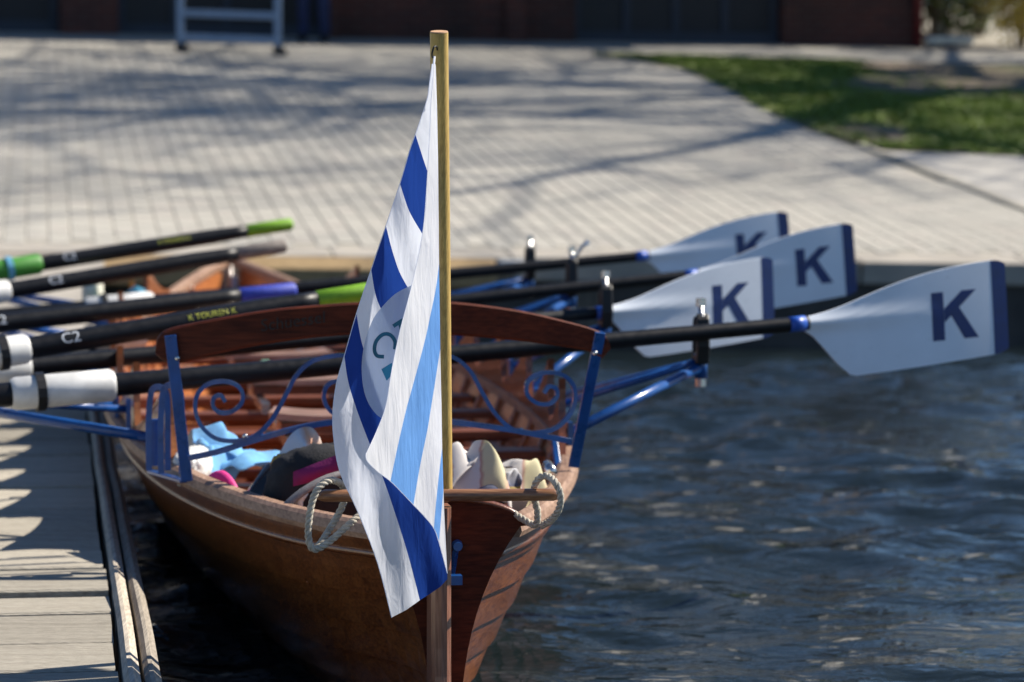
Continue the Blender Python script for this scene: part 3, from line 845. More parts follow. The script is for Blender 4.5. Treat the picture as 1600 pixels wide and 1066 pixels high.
# ---- interior
for st, z, dd in [(0.62,.27,.10),(0.84,.275,.10),(1.06,.28,.10)]:
    s = MB(); w_ = hw(st, z) - 0.016; s.box(bp(st, 0, z), (w_, dd, .010), (BR,BU,za)); obj('coxswain_bench', s, M['mahogany_cross'], boat, bevel=.004)
STN = [2.0, 3.2, 4.4, 5.6]
for si, sk in enumerate(STN):
    for off, z, dd in [(-.52,.26,.05),(.12,.355,.055),(.62,.36,.05)]:
        st = sk+off; w_ = hw(st, z)-.018
        s = MB(); s.box(bp(st, 0, z), (w_, dd, .011), (BR,BU,za)); obj('thwart', s, M['mahogany_cross'], boat, bevel=.004)
    for l in (-.13, .13):
        s = MB(); s.box(bp(sk+.35, l, .383), (.012,.36,.014), (BR,BU,za)); obj('slide_rail', s, M['steel'], boat)
    # contoured seat
    s = MB(); nx_, ny_ = 20, 6; rows_ = []
    so_ = bp(sk+.30+0.06*(si % 2), 0, 0)
    for j in range(ny_+1):
        v = -1+2*j/ny_; row = []
        for i in range(nx_+1):
            x = -1+2*i/nx_
            z = .452 - .022*math.cos(x*math.pi*1.0)**2*(1-.3*v*v) + .010*x*x + .008*math.cos(2*math.pi*x)
            row.append(so_ + BR*(x*.175*(1-.12*max(0, v))) + BU*(v*.105) + za*z)
        rows_.append(row)
    s.grid(rows_); s.grid([[p - za*.016 for p in r_] for r_ in rows_])
    for edge in (rows_[0], rows_[-1], [r_[0] for r_ in rows_], [r_[-1] for r_ in rows_]): s.grid([edge, [p-za*.016 for p in edge]])
    seat = obj('sliding_seat', s, M['seat'], boat, smooth=True)
    s = MB(); s.box(so_+za*.413, (.15,.08,.012), (BR,BU,za)); obj('carriage', s, M['mahogany_cross'], seat)
    # foot stretcher with shoes
    fo_ = MB()
    c = bp(sk-.30, 0, .245); sl = (BU*-.5+za*.87).normalized(); nn_ = BR.cross(sl)
    fo_.box(c, (.20, .12, .009), (BR, sl, nn_)); fs_ = obj('foot_stretcher', fo_, M['mahogany_cross'], boat, bevel=.003)
    for l in (-.085, .085):
        s = MB(); cc = c + BR*l + (BU*.045+za*.02); rows_ = []
        for j in range(9):
            v = -1+2*j/8; r_ = .040*(1-.35*v*v)
            ring = [cc + sl*(v*.125) + BR*(r_*math.cos(q*math.pi/4)) + BU*(.035*(1-.5*max(0,-v))*math.sin(q*math.pi/4)) for q in range(8)]
            rows_.append(ring+[ring[0]])
        s.grid(rows_); sh = obj('shoe', s, M['black_rubber'], fs_, smooth=True)
        for q in range(3):
            s = MB(); cb = cc + sl*(-.05+.05*q); s.tube([cb+BR*(.044*math.cos(a))+BU*(.040*math.sin(a)) for a in [R(10+i*20) for i in range(9)]], .006, 5, flat=1.6); obj('strap', s, M['sleeve_white'], fs_)
    for z in (.16, .33):
        st = sk-.36; w_ = hw(st, z)-.02
        s = MB(); s.tube([bp(st,-w_,z), bp(st,w_,z)], .012, 8); obj('stretcher_bar', s, M['mahogany_cross'], boat, smooth=True)
# side benches along the sides (pale tops, reflected light put into the colour)
for side in (-1, 1):
    s = MB(); rows_ = []
    for j in range(40):
        st = lerp(1.25, 6.6, j/39); z = .30; w_ = hw(st, z)-.016
        rows_.append([bp(st, side*(w_-.075), z-.014), bp(st, side*(w_-.075), z), bp(st, side*w_, z), bp(st, side*w_, z-.014)])
    s.grid(rows_); obj('side_bench', s, M['seat'], boat)
s = MB(); s.tube([bp(3.4,-.12,.47), bp(3.4,-.12,.505)], .012, 8); obj('tape_marker', s, M['mint'], boat)

# ---- riggers with oarlocks
def lock_parts(tip, axis, rg, h=.10, gate=0):
    """U-shaped oarlock on a pin; axis: direction of the shaft it holds; tip: top of rigger"""
    s = MB(); s.tube([tip-za*.03, tip+za*(h+.045)], .007, 8); obj('pin', s, M['steel'], rg, smooth=True)
    s = MB(); s.tube([tip+za*(h+.035), tip+za*(h+.055)], .012, 8); obj('pin_nut', s, M['steel'], rg)
    s = MB(); s.tube([tip-za*.05, tip-za*.031], .013, 8); obj('pin_nut', s, M['steel'], rg)
    ax = axis.normalized(); side = za.cross(ax).normalized()
    s = MB()
    pr = [(-.028,.006),(-.036,.05),(-.028,.115),(-.016,.130),(-.012,.10),(-.024,.055),(-.018,.030),(.018,.030),(.024,.055),(.016,.10),(.020,.122),(.028,.10),(.034,.045),(.026,.006)]
    s.prism([tip + side*a + za*z - ax*.016 for a, z in pr], ax*.032)
    obj('oarlock', s, M['black_rubber'], rg, bevel=.004)
    s = MB()
    if gate == 0: s.tube([tip-side*.022+za*.122, tip+side*.03+za*.118], .005, 6)
    else: s.tube([tip-side*.022+za*.12, tip+za*.165+BR*.035, tip+za*.18+BR*.055], [.006,.006,.011], 6)
    obj('gate', s, M['steel'], rg, smooth=True)
LOCKS = {}
right_px = [(1095,572,7.60),(946,515,8.80),(893,466,9.98),(828,440,11.20)]
for k, sk in enumerate(STN):
    for side in (-1, 1):
        if side > 0: tip = atY(*right_px[k])
        else:
            tip = bp(sk, -.95, .0); tip.z = [.50,.53,.56,.60][k]
        g = interp(sheer, sk)+.005
        rg = MB(); a1 = bp(sk-.34, side*(interp(beam, sk-.34)-.0), g+.03); a2 = bp(sk+.10, side*(interp(beam, sk+.1)), g+.06); a3 = bp(sk+.5, side*interp(beam, sk+.5), g+.04)
        rg.tube([a1, tip], .0125, 10)
        r_ = obj('rigger', rg, M['blue'], boat, smooth=True)
        for aa in (a2, a3):
            s = MB(); s.tube([aa, tip+za*.012], .0095, 8); obj('stay', s, M['blue'], r_, smooth=True)
        for aa in (a1, a2, a3):
            s = MB(); s.box(aa+za*-.015, (.006,.022,.04), (BR,BU,za)); s.tube([aa+BR*side*.0, aa+BR*side*.028], .008, 6); obj('foot_plate', s, M['blue'], r_)
        s = MB(); s.tube([tip-za*.03, tip+za*.03], .016, 10); obj('tip_socket', s, M['blue'], r_, smooth=True)
        LOCKS[(k, side)] = (tip, r_)

# ---- backrest
def YB(x): return 6.44 + (x-245)/705*0.10 + 0.05*((x-598)/353)**2
top = [(243,548),(246,530),(256,518),(280,510),(350,496),(450,481),(600,471),(701,471.5),(810,485),(885,502),(930,515),(947,526),(954,540)]
bot = [(952,548),(945,557),(937,561),(915,548),(810,533),(701,524),(600,522),(500,527),(400,541),(330,556),(285,567),(268,572),(252,562),(245,555)]
br = MB()
outl = catmull([Vector((x, y, 0)) for x, y in top], 4) + catmull([Vector((x, y, 0)) for x, y in bot], 4)
front = [atY(p.x, p.y, YB(p.x)+0.00035*(p.y-545)*0) for p in outl]
fw = [p + BU*.024 for p in front]
n = len(front)
# face as a strip so that it can bend
nt_ = 49; xs = [598.5-355.5*math.cos(math.pi*i/48) for i in range(49)]
tt = [(p.x, p.y) for p in catmull([Vector((x, y, 0)) for x, y in top], 8)]
bb = sorted([(p.x, p.y) for p in catmull([Vector((x, y, 0)) for x, y in bot], 8)])
tt = sorted(tt)
rows_ = []
for i, x in enumerate(xs):
    x_ = min(max(x, 243.2), 953.8)
    yt, yb = interp(tt, x_), interp(bb, x_)
    if i in (0, 48): yt, yb = ((yt+yb)/2-2, (yt+yb)/2+2)
    Y = YB(x_); r0 = .004
    a, b_ = atY(x_, yt, Y), atY(x_, yb, Y)
    d = (b_-a)
    rows_.append([a + d*.06, a + d*.92, b_ + BU*.006, b_ + BU*.020, a + d*.92 + BU*.026, a + d*.06 + BU*.026, a + BU*.020, a + BU*.006, a + d*.06])
br.grid(rows_)
rest = obj('backrest', br, M['dark_wood'], boat, smooth=False)
def ironbar(pts, w_, t_, name='scroll', nn=8, parent=rest):
    p3 = [atY(p.x, p.y, YB(p.x)-.010) for p in catmull([Vector((x, y, 0)) for x, y in pts], nn)]
    s = MB(); n_ = len(p3)
    rows_ = []
    for i in range(n_):
        t = (p3[min(i+1, n_-1)] - p3[max(i-1, 0)]).normalized()
        sd_ = BU; nv = t.cross(sd_).normalized()
        rows_.append([p3[i]+nv*t_-sd_*w_, p3[i]+nv*t_+sd_*w_, p3[i]-nv*t_+sd_*w_, p3[i]-nv*t_-sd_*w_, p3[i]+nv*t_-sd_*w_])
    s.grid(rows_); s.add(rows_[0][:4], [(0,1,2,3)]); s.add(rows_[-1][:4], [(3,2,1,0)])
    return obj(name, s, M['blue'], parent)
def post(p0, p1, Y0, Y1, wpx):
    a = atY(*p0, Y0); b_ = atY(*p1, Y1)
    s = MB(); s.bar(a, b_, .006, wpx/740, up=BR); return obj('post', s, M['blue'], rest, bevel=.001)
post((266,524), (292,752), YB(266)-.012, 6.50, 18)
post((938,520), (896,730), YB(938)-.012, 6.66, 17)
half_scroll = [(352,628),(345,618),(334,622),(333,635),(344,645),(362,643),(377,630),(378,612),(366,600),(345,596),(322,602),(307,620),(306,646),(318,670),(340,686),(372,689),(400,680),(425,655),(445,620),(462,588),(485,566),(515,557),(545,556),(570,568),(582,590),(584,620),(574,645),(555,657),(532,652),(514,640),(506,622),(510,604),(524,596),(540,602),(546,616),(538,628)]
ironbar(half_scroll, .009, .0042)
mir = [(1200-x-(x-345)*.028+(2 if x < 400 else 0), y-18*(1-(x-306)/290)*.9) for x, y in half_scroll]
ironbar(mir, .009, .0042)
ironbar([(294,716),(340,706),(400,687),(470,668),(540,657),(600,652),(660,654),(720,661),(800,672),(893,690)], .010, .0055, 'cross_bar')
# blue hoops of the rudder-line bracket on the left gunwale
def hoop(x0, x1, ytop, ybot, Y, w_=.010):
    pts = [(x0, ybot), (x0-1, (ytop+ybot)/2), (x0+2, ytop+14), (x0+(x1-x0)*.3, ytop), (x0+(x1-x0)*.75, ytop+1), (x1-1, ytop+16), (x1, (ytop+ybot)/2), (x1, ybot)]
    p3 = [atY(p.x, p.y, Y) for p in catmull([Vector((x, y, 0)) for x, y in pts], 5)]
    s = MB(); rows_ = []
    for i in range(len(p3)):
        t = (p3[min(i+1, len(p3)-1)] - p3[max(i-1, 0)]).normalized(); nv = t.cross(BU).normalized()
        rows_.append([p3[i]+nv*.0065-BU*.004, p3[i]+nv*.0065+BU*.004, p3[i]-nv*.0065+BU*.004, p3[i]-nv*.0065-BU*.004, p3[i]+nv*.0065-BU*.004])
    s.grid(rows_); return obj('bracket_hoop', s, M['blue'], rest)
hoop(233, 262, 606, 735, 6.72); hoop(252, 284, 603, 740, 6.62)
s = MB(); s.bar(atY(236, 737, 6.80), atY(288, 752, 6.58), .02, .008); obj('bracket_plate', s, M['blue'], rest, bevel=.002)
s = MB(); s.bar(atY(238, 655, 6.74), atY(243, 728, 6.74), .028, .008, up=BU); obj('bracket_tongue', s, M['blue'], rest, bevel=.003)
s = MB(); s.bar(atY(866, 690, 6.9), atY(872, 735, 6.85), .014, .02); obj('bracket_plate', s, M['blue'], rest, bevel=.002)
s = MB(); s.tube([atY(855, 727, 6.5), atY(862, 738, 6.45)], .012, 8); obj('cleat', s, M['steel'], boat, smooth=True)

for bx_, by_ in ((383,682),(408,676),(815,673),(277,560),(930,552)):
    s = MB(); c = atY(bx_, by_, YB(bx_)-.018); s.tube([c, c+BU*.008], [.005,.006], 8); obj('bolt', s, M['steel'], rest, smooth=True)
def text_mesh(body, size):
    cu = bpy.data.curves.new('txt', 'FONT'); cu.body = body; cu.size = size; cu.align_x = 'CENTER'; cu.align_y = 'CENTER'; cu.resolution_u = 3; cu.fill_mode = 'FRONT'
    ob = bpy.data.objects.new('txt', cu); COL.objects.link(ob)
    bpy.context.view_layer.update()
    me = bpy.data.meshes.new_from_object(ob.evaluated_get(bpy.context.evaluated_depsgraph_get()))
    r_ = [v.co.copy() for v in me.vertices], [tuple(p.vertices) for p in me.polygons]
    bpy.data.objects.remove(ob); bpy.data.curves.remove(cu); bpy.data.meshes.remove(me)
    return r_
tv, tf = text_mesh('Schuessel', .036)
s = MB(); c0 = Vector((458, 503))
vs = []
for v in tv:
    x = c0.x + v.x*740; y = c0.y - v.y*740 - v.x*740*.14
    vs.append(atY(x, y, YB(x)-.003))
s.add(vs, tf); obj('name_lettering', s, M['ink_black'], rest, fixn=False)

# ------------------------------------------------------------------ oars
OUT_T = [(0,.013),(.06,.020),(.12,.040),(.20,.070),(.29,.094),(.37,.107),(.44,.113),(.50,.114)]
OUT_B = [(0,-.013),(.025,-.030),(.05,-.062),(.08,-.105),(.115,-.140),(.20,-.137),(.30,-.132),(.40,-.126),(.50,-.119)]
OUT_T = smooth_tab(OUT_T, 60)
def oar(label, root, other, sleeve_d, total, kcol='white', grip='lime', roll=0.0, logo=None, ytext=None, has_k=True, collar=None, group='oars of the rowing boat', flip=1, rsh=(.0265,.0175), inb=.065):
    """root: blade root; other: point further up the shaft; sleeve_d: distance of the button from the root; total: root to grip end"""
    root = Vector(root); ax = (root-Vector(other)).normalized()     # towards blade tip
    up = (za - ax*za.dot(ax)).normalized()
    nrm = ax.cross(up).normalized()
    if nrm.y > 0: nrm = -nrm                                        # faces the camera
    up = Matrix.Rotation(roll, 3, ax) @ up; nrm = Matrix.Rotation(roll, 3, ax) @ nrm
    t = thing('oar', label, 'oar', root - ax*sleeve_d, group)
    P = lambda d: root - ax*d
    rb = lambda d: interp([(0, rsh[1]), (sleeve_d*.55, (rsh[0]+rsh[1])/2), (sleeve_d, rsh[0]), (total-.32, rsh[0]), (total-.20, .0225), (total, .021)], d)
    ds = [-.02, .0, .3, .8, 1.2, sleeve_d, total-.45, total-.32, total-.22, total-.17]
    s = MB(); s.tube([P(d) for d in ds], [rb(d) for d in ds], 16); sh = obj('shaft', s, M['carbon'], t, smooth=True)
    s = MB(); s.tube([P(-.012), P(.030)], rsh[1]+.0012, 16); obj('band', s, M['blue_band'], t, smooth=True)
    # blade
    def surf(u, v, side):
        cv = .055*(u/.5)**2*0.5 + .10*v*v
        rid = .012*math.exp(-(v/.016)**2)*max(0, 1-u/.34)
        edge = .0035
        return root + ax*(u*1.15) + up*v + nrm*(-cv + side*(edge) + (rid if side > 0 else -rid*.8) )
    def strip(u0, u1, off, nu, nv, double=True, inset=0.0):
        s_ = MB(); fr = []; bk = []
        for i in range(nu+1):
            u = lerp(u0, u1, i/nu); tp, bt = interp(OUT_T, u)-inset, interp(OUT_B, u)+inset
            if u > .47 and not inset:
                rr = (u-.47)/.03; cut = .010*rr*rr
                tp -= cut; bt += cut
            fr.append([surf(u, lerp(bt, tp, j/nv), 1)+nrm*off for j in range(nv+1)])
            bk.append([surf(u, lerp(bt, tp, j/nv), -1)-nrm*off for j in range(nv+1)])
        s_.grid(fr); s_.grid([list(reversed(r_)) for r_ in bk])
        s_.grid([[r_[0] for r_ in fr], [r_[0] for r_ in bk]]); s_.grid([[r_[-1] for r_ in bk], [r_[-1] for r_ in fr]])
        s_.grid([fr[-1], bk[-1]]); s_.grid([bk[0], fr[0]])
        return s_
    bl = obj('blade', strip(0, .50, 0, 36, 14), M['blade'], t, smooth=True)
    bl.modifiers.new('split', 'EDGE_SPLIT').split_angle = R(50)
    obj('tip_stripe', strip(.464, .5004, .0003, 4, 8), M['navy'], bl)
    if has_k:
        kp = [[(-.050,-.060),(-.020,-.060),(-.020,.060),(-.050,.060)], [(-.0195,-.016),(-.0195,.018),(.026,.060),(.062,.060)], [(-.006,.006),(.014,.026),(.064,-.060),(.028,-.060)]]
        s = MB(); cu_, cv_ = .362, -.014
        for i, pl in enumerate(kp):
            p_ = [Vector((a, b_, 0)) for a, b_ in pl]
            s.grid([[(lambda w2: surf(cu_+w2.x*(1 if ax.x > 0 else -1), cv_+w2.y, 1)+nrm*(.0003+.00012*i))(p_[0].lerp(p_[1], u_/6).lerp(p_[3].lerp(p_[2], u_/6), v_/6)) for u_ in range(7)] for v_ in range(7)])
        obj('letter', s, M['navy'], bl)
    # sleeve, button
    m = M['sleeve_white'] if kcol == 'white' else M['sleeve_green']
    s = MB(); s.tube([P(sleeve_d-.17), P(sleeve_d-.16), P(sleeve_d+inb-.01), P(sleeve_d+inb)], [rsh[0]+.004, rsh[0]+.010, rsh[0]+.010, rsh[0]+.004], 20); sl = obj('sleeve', s, m, t, smooth=True); sl.modifiers.new('split', 'EDGE_SPLIT').split_angle = R(35)
    s = MB(); s.tube([P(sleeve_d-.010), P(sleeve_d+.010)], rsh[0]+.017, 14); obj('button', s, M['black_rubber'] if not collar else M[collar], sl, smooth=False)
    # grip
    s = MB(); s.tube([P(total-.18), P(total-.175), P(total-.012), P(total-.003), P(total)], [.018,.0235,.0225,.019,.012], 16); obj('grip', s, M[grip], t, smooth=True)
    # print, wrapped round the shaft and facing the viewer's side
    def wrap(body, d, size, mat):
        tv_, tf_ = text_mesh(body, size); rr = rb(d) + .0009
        o_ = Vector((0,-1,.35)); o_ = (o_ - ax*o_.dot(ax)).normalized(); u_ = (za - ax*za.dot(ax)); u_ = (u_ - o_*u_.dot(o_)).normalized()
        ax_ = ax if ax.x > 0 else -ax
        s_ = MB(); s_.add([P(d) + ax_*v.x + o_*(rr*math.cos(v.y/rr)) + u_*(rr*math.sin(v.y/rr)) for v in tv_], tf_)
        obj('print', s_, mat, sh, fixn=False)
    if logo: wrap('C2', sleeve_d + inb + logo, .040, M['ink_white'])
    if ytext: wrap(ytext[0], ytext[1], .021, M['ink_yellow'])
    return t
# right-hand oars: blades beyond the starboard gunwale, handles drawn over the jetty
oar('oar with white K blade held in the lock beside the backrest, white sleeve over jetty', atY(1250,506,7.62), atY(62,612,7.02), (atY(1250,506,7.62)-atY(62,612,7.02)).length, 2.75, roll=R(0), rsh=(.0275,.018))
oar('second oar from the backrest with its K blade out over the water', atY(944,488,8.82), atY(40,573,8.05), 1.86, 2.8, roll=R(2))
oar('third oar from the backrest, its K blade between the second and fourth', atY(1083,430,10.02), atY(0,546,9.35), 1.95, 2.75, roll=R(1))
oar('oar nearest the bow with its white K blade against the pale paving', atY(1005,400,11.25), atY(0,494,10.6), 1.95, 2.75, roll=R(-2))
# left-hand oars: handles over the boat, blades out over the jetty
def left_oar(label, gx, gy, gY, sx, sy, sY, back, **kw):
    ge_ = atY(gx, gy, gY); sl = atY(sx, sy, sY); d = (ge_-sl); L = d.length; d.normalize()
    root = sl - d*back
    return oar(label, root, ge_, back, back+L, has_k=True, **kw)
left_oar('oar with green sleeve and lime grip lying over the bow', 457, 350, 11.35, 14, 420, 10.95, 1.78, kcol='green', grip='lime', logo=.10, inb=.115, ytext=('K TOUREN K', 2.38), collar='cyan_band')
left_oar('oar with a worn grey wooden grip lying over the bow', 447, 384, 10.3, -17, 459, 9.85, 1.78, grip='grey_grip', logo=.15)
left_oar('oar with a bright blue grip lying across the boat', 462, 453, 9.05, -130, 520, 8.55, 1.78, grip='blue_grip', logo=.16)
left_oar('oar with white sleeve and lime grip just behind the backrest', 598, 452, 7.80, 3, 551, 7.42, 1.78, grip='lime', logo=.10, ytext=('K TOUREN K', 2.30))
# oarlocks sit on the rigger tips
axs = {}
for (k, side), (tip, rg) in LOCKS.items():
    lock_parts(tip, BR, rg, h=.11, gate=1 if (k == 2 and side > 0) else 0)

# ------------------------------------------------------------------ flag and pole
PT = atY(686, 50, 5.37); PB = atY(694, 800, 5.515); PB2 = PB + (PB-PT).normalized()*0.10
fp = thing('flagpole', 'round pale yellow wooden flagpole standing at the stern of the boat', 'flagpole', PB2)
s = MB(); s.tube([PB2, PB, PB.lerp(PT, .5), PT - (PT-PB).normalized()*.001], [.0150,.0152,.0155,.0157], 24, cap=True); obj('pole', s, M['pole'], fp, smooth=True).modifiers.new('split', 'EDGE_SPLIT').split_angle = R(50)
pd = (PT-PB).normalized()
s = MB(); s.tube([PT-pd*.0005, PT+pd*.0012], [.0157,.0148], 24); obj('end_grain', s, M['pole_end'], fp)
hk = atY(679, 82, 5.345)
s = MB(); s.tube(catmull([atY(683,78,5.358), atY(682,73,5.345), atY(678,74,5.335), atY(675,84,5.335), atY(676,90,5.34), atY(679,88,5.342)], 5), .0016, 6); obj('hook', s, M['black_rubber'], fp, smooth=True)
s = MB(); s.box(bp(.045, .005, .465), (.028,.020,.012), (BR,BU,za)); obj('pole_socket', s, M['mahogany'], boat, bevel=.004)

flag = thing('flag', 'white and blue diagonally striped club flag with a round emblem hanging limp from its pole', 'flag', atY(612, 965, 5.27))
Rl = [(90,679),(105,681),(170,683),(250,684.5),(400,686),(553,688),(640,690),(703,691),(800,694),(896,699),(910,699)]
def Rx(y): return interp(Rl, y)
def FY(x, y, layer):
    w_ = Rx(y)-x
    g = min(1, max(0, (y-120)/200))
    rip = .004*math.sin(x*.055+y*.012) + .003*math.sin(x*.11-y*.021+1.0) + .006*noise.noise(Vector((x*.02, y*.008, layer*5)))
    rip *= 1.6*g*min(1, w_/25)
    q_ = min(1, max(0, (y-560)/200)); q_ = q_*q_*(3-2*q_)
    if layer == 0:
        return 5.318 + w_/925*lerp(.42, .0, q_) + rip*.8
    return 5.312 - w_/925*1.95 - .004*min(1, w_/12) + rip*.5
def cloth_piece(name, poly, mat, layer, parent, off=0.0, step=11):
    step = min(step, 7.0); bd = []
    for i in range(len(poly)):
        p, q_ = Vector(poly[i]), Vector(poly[(i+1) % len(poly)]); L = (q_-p).length
        if L < .05: continue
        k = max(1, int(L/step))
        bd += [p.lerp(q_, j/k) for j in range(k)]
    ins = []; xs = [p.x for p in bd]; ys = [p.y for p in bd]
    y = min(ys)+step*.5; row = 0; pl_ = [(p.x, p.y) for p in bd]
    while y < max(ys):
        x = min(xs) + (row % 2)*step*.5
        while x < max(xs):
            if inpoly(x, y, pl_) and min((p.x-x)**2+(p.y-y)**2 for p in bd) > (step*.45)**2: ins.append(Vector((x, y)))
            x += step
        y += step*.87; row += 1
    n_ = len(bd)
    vo, eo, fo_, _, _, _ = geometry.delaunay_2d_cdt(bd+ins, [(i, (i+1) % n_) for i in range(n_)], [list(range(n_))], 1, 1e-4)
    bm = bmesh.new(); vs = [bm.verts.new((v.x, v.y, 0)) for v in vo]
    for f_ in fo_:
        c_ = (vo[f_[0]]+vo[f_[1]]+vo[f_[2]])/3
        if inpoly(c_.x, c_.y, pl_): bm.faces.new([vs[i] for i in f_])
    bmesh.ops.delete(bm, geom=[v for v in bm.verts if not v.link_faces], context='VERTS')
    org = ORG[parent]
    for v in bm.verts:
        x, y = v.co.x, v.co.y
        v.co = atY(x, y, FY(x, y, layer)-off) - org
    bmesh.ops.recalc_face_normals(bm, faces=bm.faces[:])
    me = bpy.data.meshes.new(name); bm.to_mesh(me); bm.free()
    me.polygons.foreach_set('use_smooth', [True]*len(me.polygons)); me.materials.append(mat)
    o = bpy.data.objects.new(name, me); link(o, parent); ORG[o] = org
    return o
def sm(pts, n=5): return [(p.x, p.y) for p in catmull([Vector((x, y, 0)) for x, y in pts], n)]
Le = sm([(675,100),(671,130),(668,152),(660,178),(649,210),(640,236),(625,287),(603,353),(580,421),(557,490),(538,556),(526,598),(520,645),(522,690),(532,740),(560,802),(590,880),(612,965)])
def seg(line, y0, y1):
    r_ = [(interp([(b_, a) for a, b_ in line], y0), y0)] + [(a, b_) for a, b_ in line if y0+1.0 < b_ < y1-1.0] + [(interp([(b_, a) for a, b_ in line], y1), y1)]
    return r_
def rseg(y0, y1): return [(Rx(y0), y0)] + [(a, b_) for b_, a in Rl if y0+1 < b_ < y1-1] + [(Rx(y1), y1)]
b1 = sm([(649,210),(657,235),(668,268),(Rx(312),312)]); b2 = sm([(625,287),(639,329),(660,366),(Rx(412),412)])
b3 = sm([(603,353),(616,402),(634,444),(Rx(525),525)]); b4 = sm([(580,421),(586,457),(595,482),(620,530),(Rx(620),620)])
b5 = sm([(557,490),(562,520),(568,545),(590,615),(620,680),(Rx(780),780)])
b6 = sm([(538,556),(544,596),(557,639),(575,687),(598,746),(615,795),(637,865),(656,938)])
rev = lambda l: list(reversed(l))
W_, BL_ = M['flag_white'], M['flag_blue']
cloth_piece('white_stripe', seg(Le, 100, 210) + b1[1:] + rev(rseg(100, 312))[1:], W_, 0, flag)
cloth_piece('blue_stripe', b1 + rseg(312, 412)[1:] + rev(b2)[1:-1] + rev(seg(Le, 210, 287))[:-1], BL_, 0, flag)
cloth_piece('white_stripe', b2 + rseg(412, 525)[1:] + rev(b3)[1:-1] + rev(seg(Le, 287, 353))[:-1], W_, 0, flag)
cloth_piece('blue_stripe', b3 + rseg(525, 620)[1:] + rev(b4)[1:-1] + rev(seg(Le, 353, 421))[:-1], BL_, 0, flag)
cloth_piece('white_stripe', b4 + rseg(620, 780)[1:] + rev(b5)[1:-1] + rev(seg(Le, 421, 490))[:-1], W_, 0, flag)
cloth_piece('blue_stripe', b5 + rseg(780, 905)[1:] + [(688,917),(672,928)] + rev(b6)[:-1] + rev(seg(Le, 490, 556))[:-1], BL_, 0, flag)
cloth_piece('white_stripe', b6 + [(635,953)] + rev(seg(Le, 556, 965))[:-1], W_, 0, flag)
ro = cloth_piece('emblem_disc', sm([(645,445),(618,459),(595,482),(581,503),(569,540),(565,575),(569,612),(581,639),(600,655),(630,652),(660,630),(678,580),(682,520),(670,465),(645,445)], 4)[:-1], M['roundel'], 0, flag, off=.0022)
def stroke(pts, wd):
    c = [Vector((x, y, 0)) for x, y in sm(pts, 4)]; l = []; r_ = []
    for i in range(len(c)):
        t = (c[min(i+1, len(c)-1)]-c[max(i-1, 0)]).normalized(); nv = Vector((-t.y, t.x, 0))
        l.append(((c[i]+nv*wd).x, (c[i]+nv*wd).y)); r_.append(((c[i]-nv*wd).x, (c[i]-nv*wd).y))
    return l + rev(r_)
cloth_piece('letter', stroke([(617,546),(617,533),(609,523),(598,523),(588,533),(585,546),(589,556),(600,557.5)], 2.9), M['ink_teal'], 0, ro, off=.0036, step=6)
cloth_piece('letter', stroke([(614.5,510),(622,505),(632,499),(645,492)], 3.0), M['ink_teal'], 0, ro, off=.0036, step=6)
cloth_piece('letter', stroke([(625,506),(629,520),(634,536)], 2.8), M['ink_teal'], 0, ro, off=.0042, step=6)
cloth_piece('letter', [(596,577),(612,567),(618,580),(604,595)], M['teal'], 0, ro, off=.0036, step=6)
# front fold
Lf = sm([(678,100),(676,130),(673.5,160),(671,215),(668,273),(661,360),(645,440),(625,517),(612,580),(603,634),(588,675),(571.5,710)])
bf = sm([(571.5,710),(574,721),(590,737),(610,752),(628,770),(646,789),(664,808),(678,826),(686,848),(699,896)])
f1 = sm([(Rx(412),412),(681,451),(672,495),(663,536),(643,610),(635,639),(622,695),(610,752)])
f2 = sm([(Rx(545),545),(681,590),(673,640),(668,671),(656,730),(646,789)])
f3 = sm([(Rx(700),700),(685,750),(680,800),(678,826)]); f4 = sm([(Rx(765),765),(689,810),(686,848)])
bseg = lambda y0, y1: seg(bf, y0, y1)
cloth_piece('white_stripe', rseg(100, 412) + f1[1:] + rev(bseg(710, 752))[1:] + rev(seg(Lf, 100, 710))[1:], W_, 1, flag)
cloth_piece('blue_stripe', rseg(412, 545) + f2[1:] + rev(bseg(752, 789))[1:] + rev(f1)[1:-1], M['flag_blue_sunlit'], 1, flag)
cloth_piece('white_stripe', rseg(545, 700) + f3[1:] + rev(bseg(789, 826))[1:] + rev(f2)[1:-1], W_, 1, flag)
cloth_piece('blue_stripe', rseg(700, 765) + f4[1:] + rev(bseg(826, 848))[1:] + rev(f3)[1:-1], M['flag_blue_sunlit'], 1, flag)
cloth_piece('white_stripe', rseg(765, 896)[:-1] + rev(bseg(848, 896)) + rev(f4)[1:-1], W_, 1, flag)
def seam(pts, layer):
    s_ = MB(); s_.tube([atY(x, y, FY(x, y, layer)-.0004) for x, y in pts], .0007, 4); obj('seam', s_, M['flag_white'], flag)
for l_, la in ((Lf, 1), (Le, 0), (bf, 1)): seam(l_, la)
s = MB(); s.tube([atY(679,88,5.340), atY(677,110,5.338), atY(676,135,5.336), atY(676,160,5.334)], [.0018,.0022,.003,.002], 6); obj('halyard', s, M['flag_white'], flag, smooth=True)

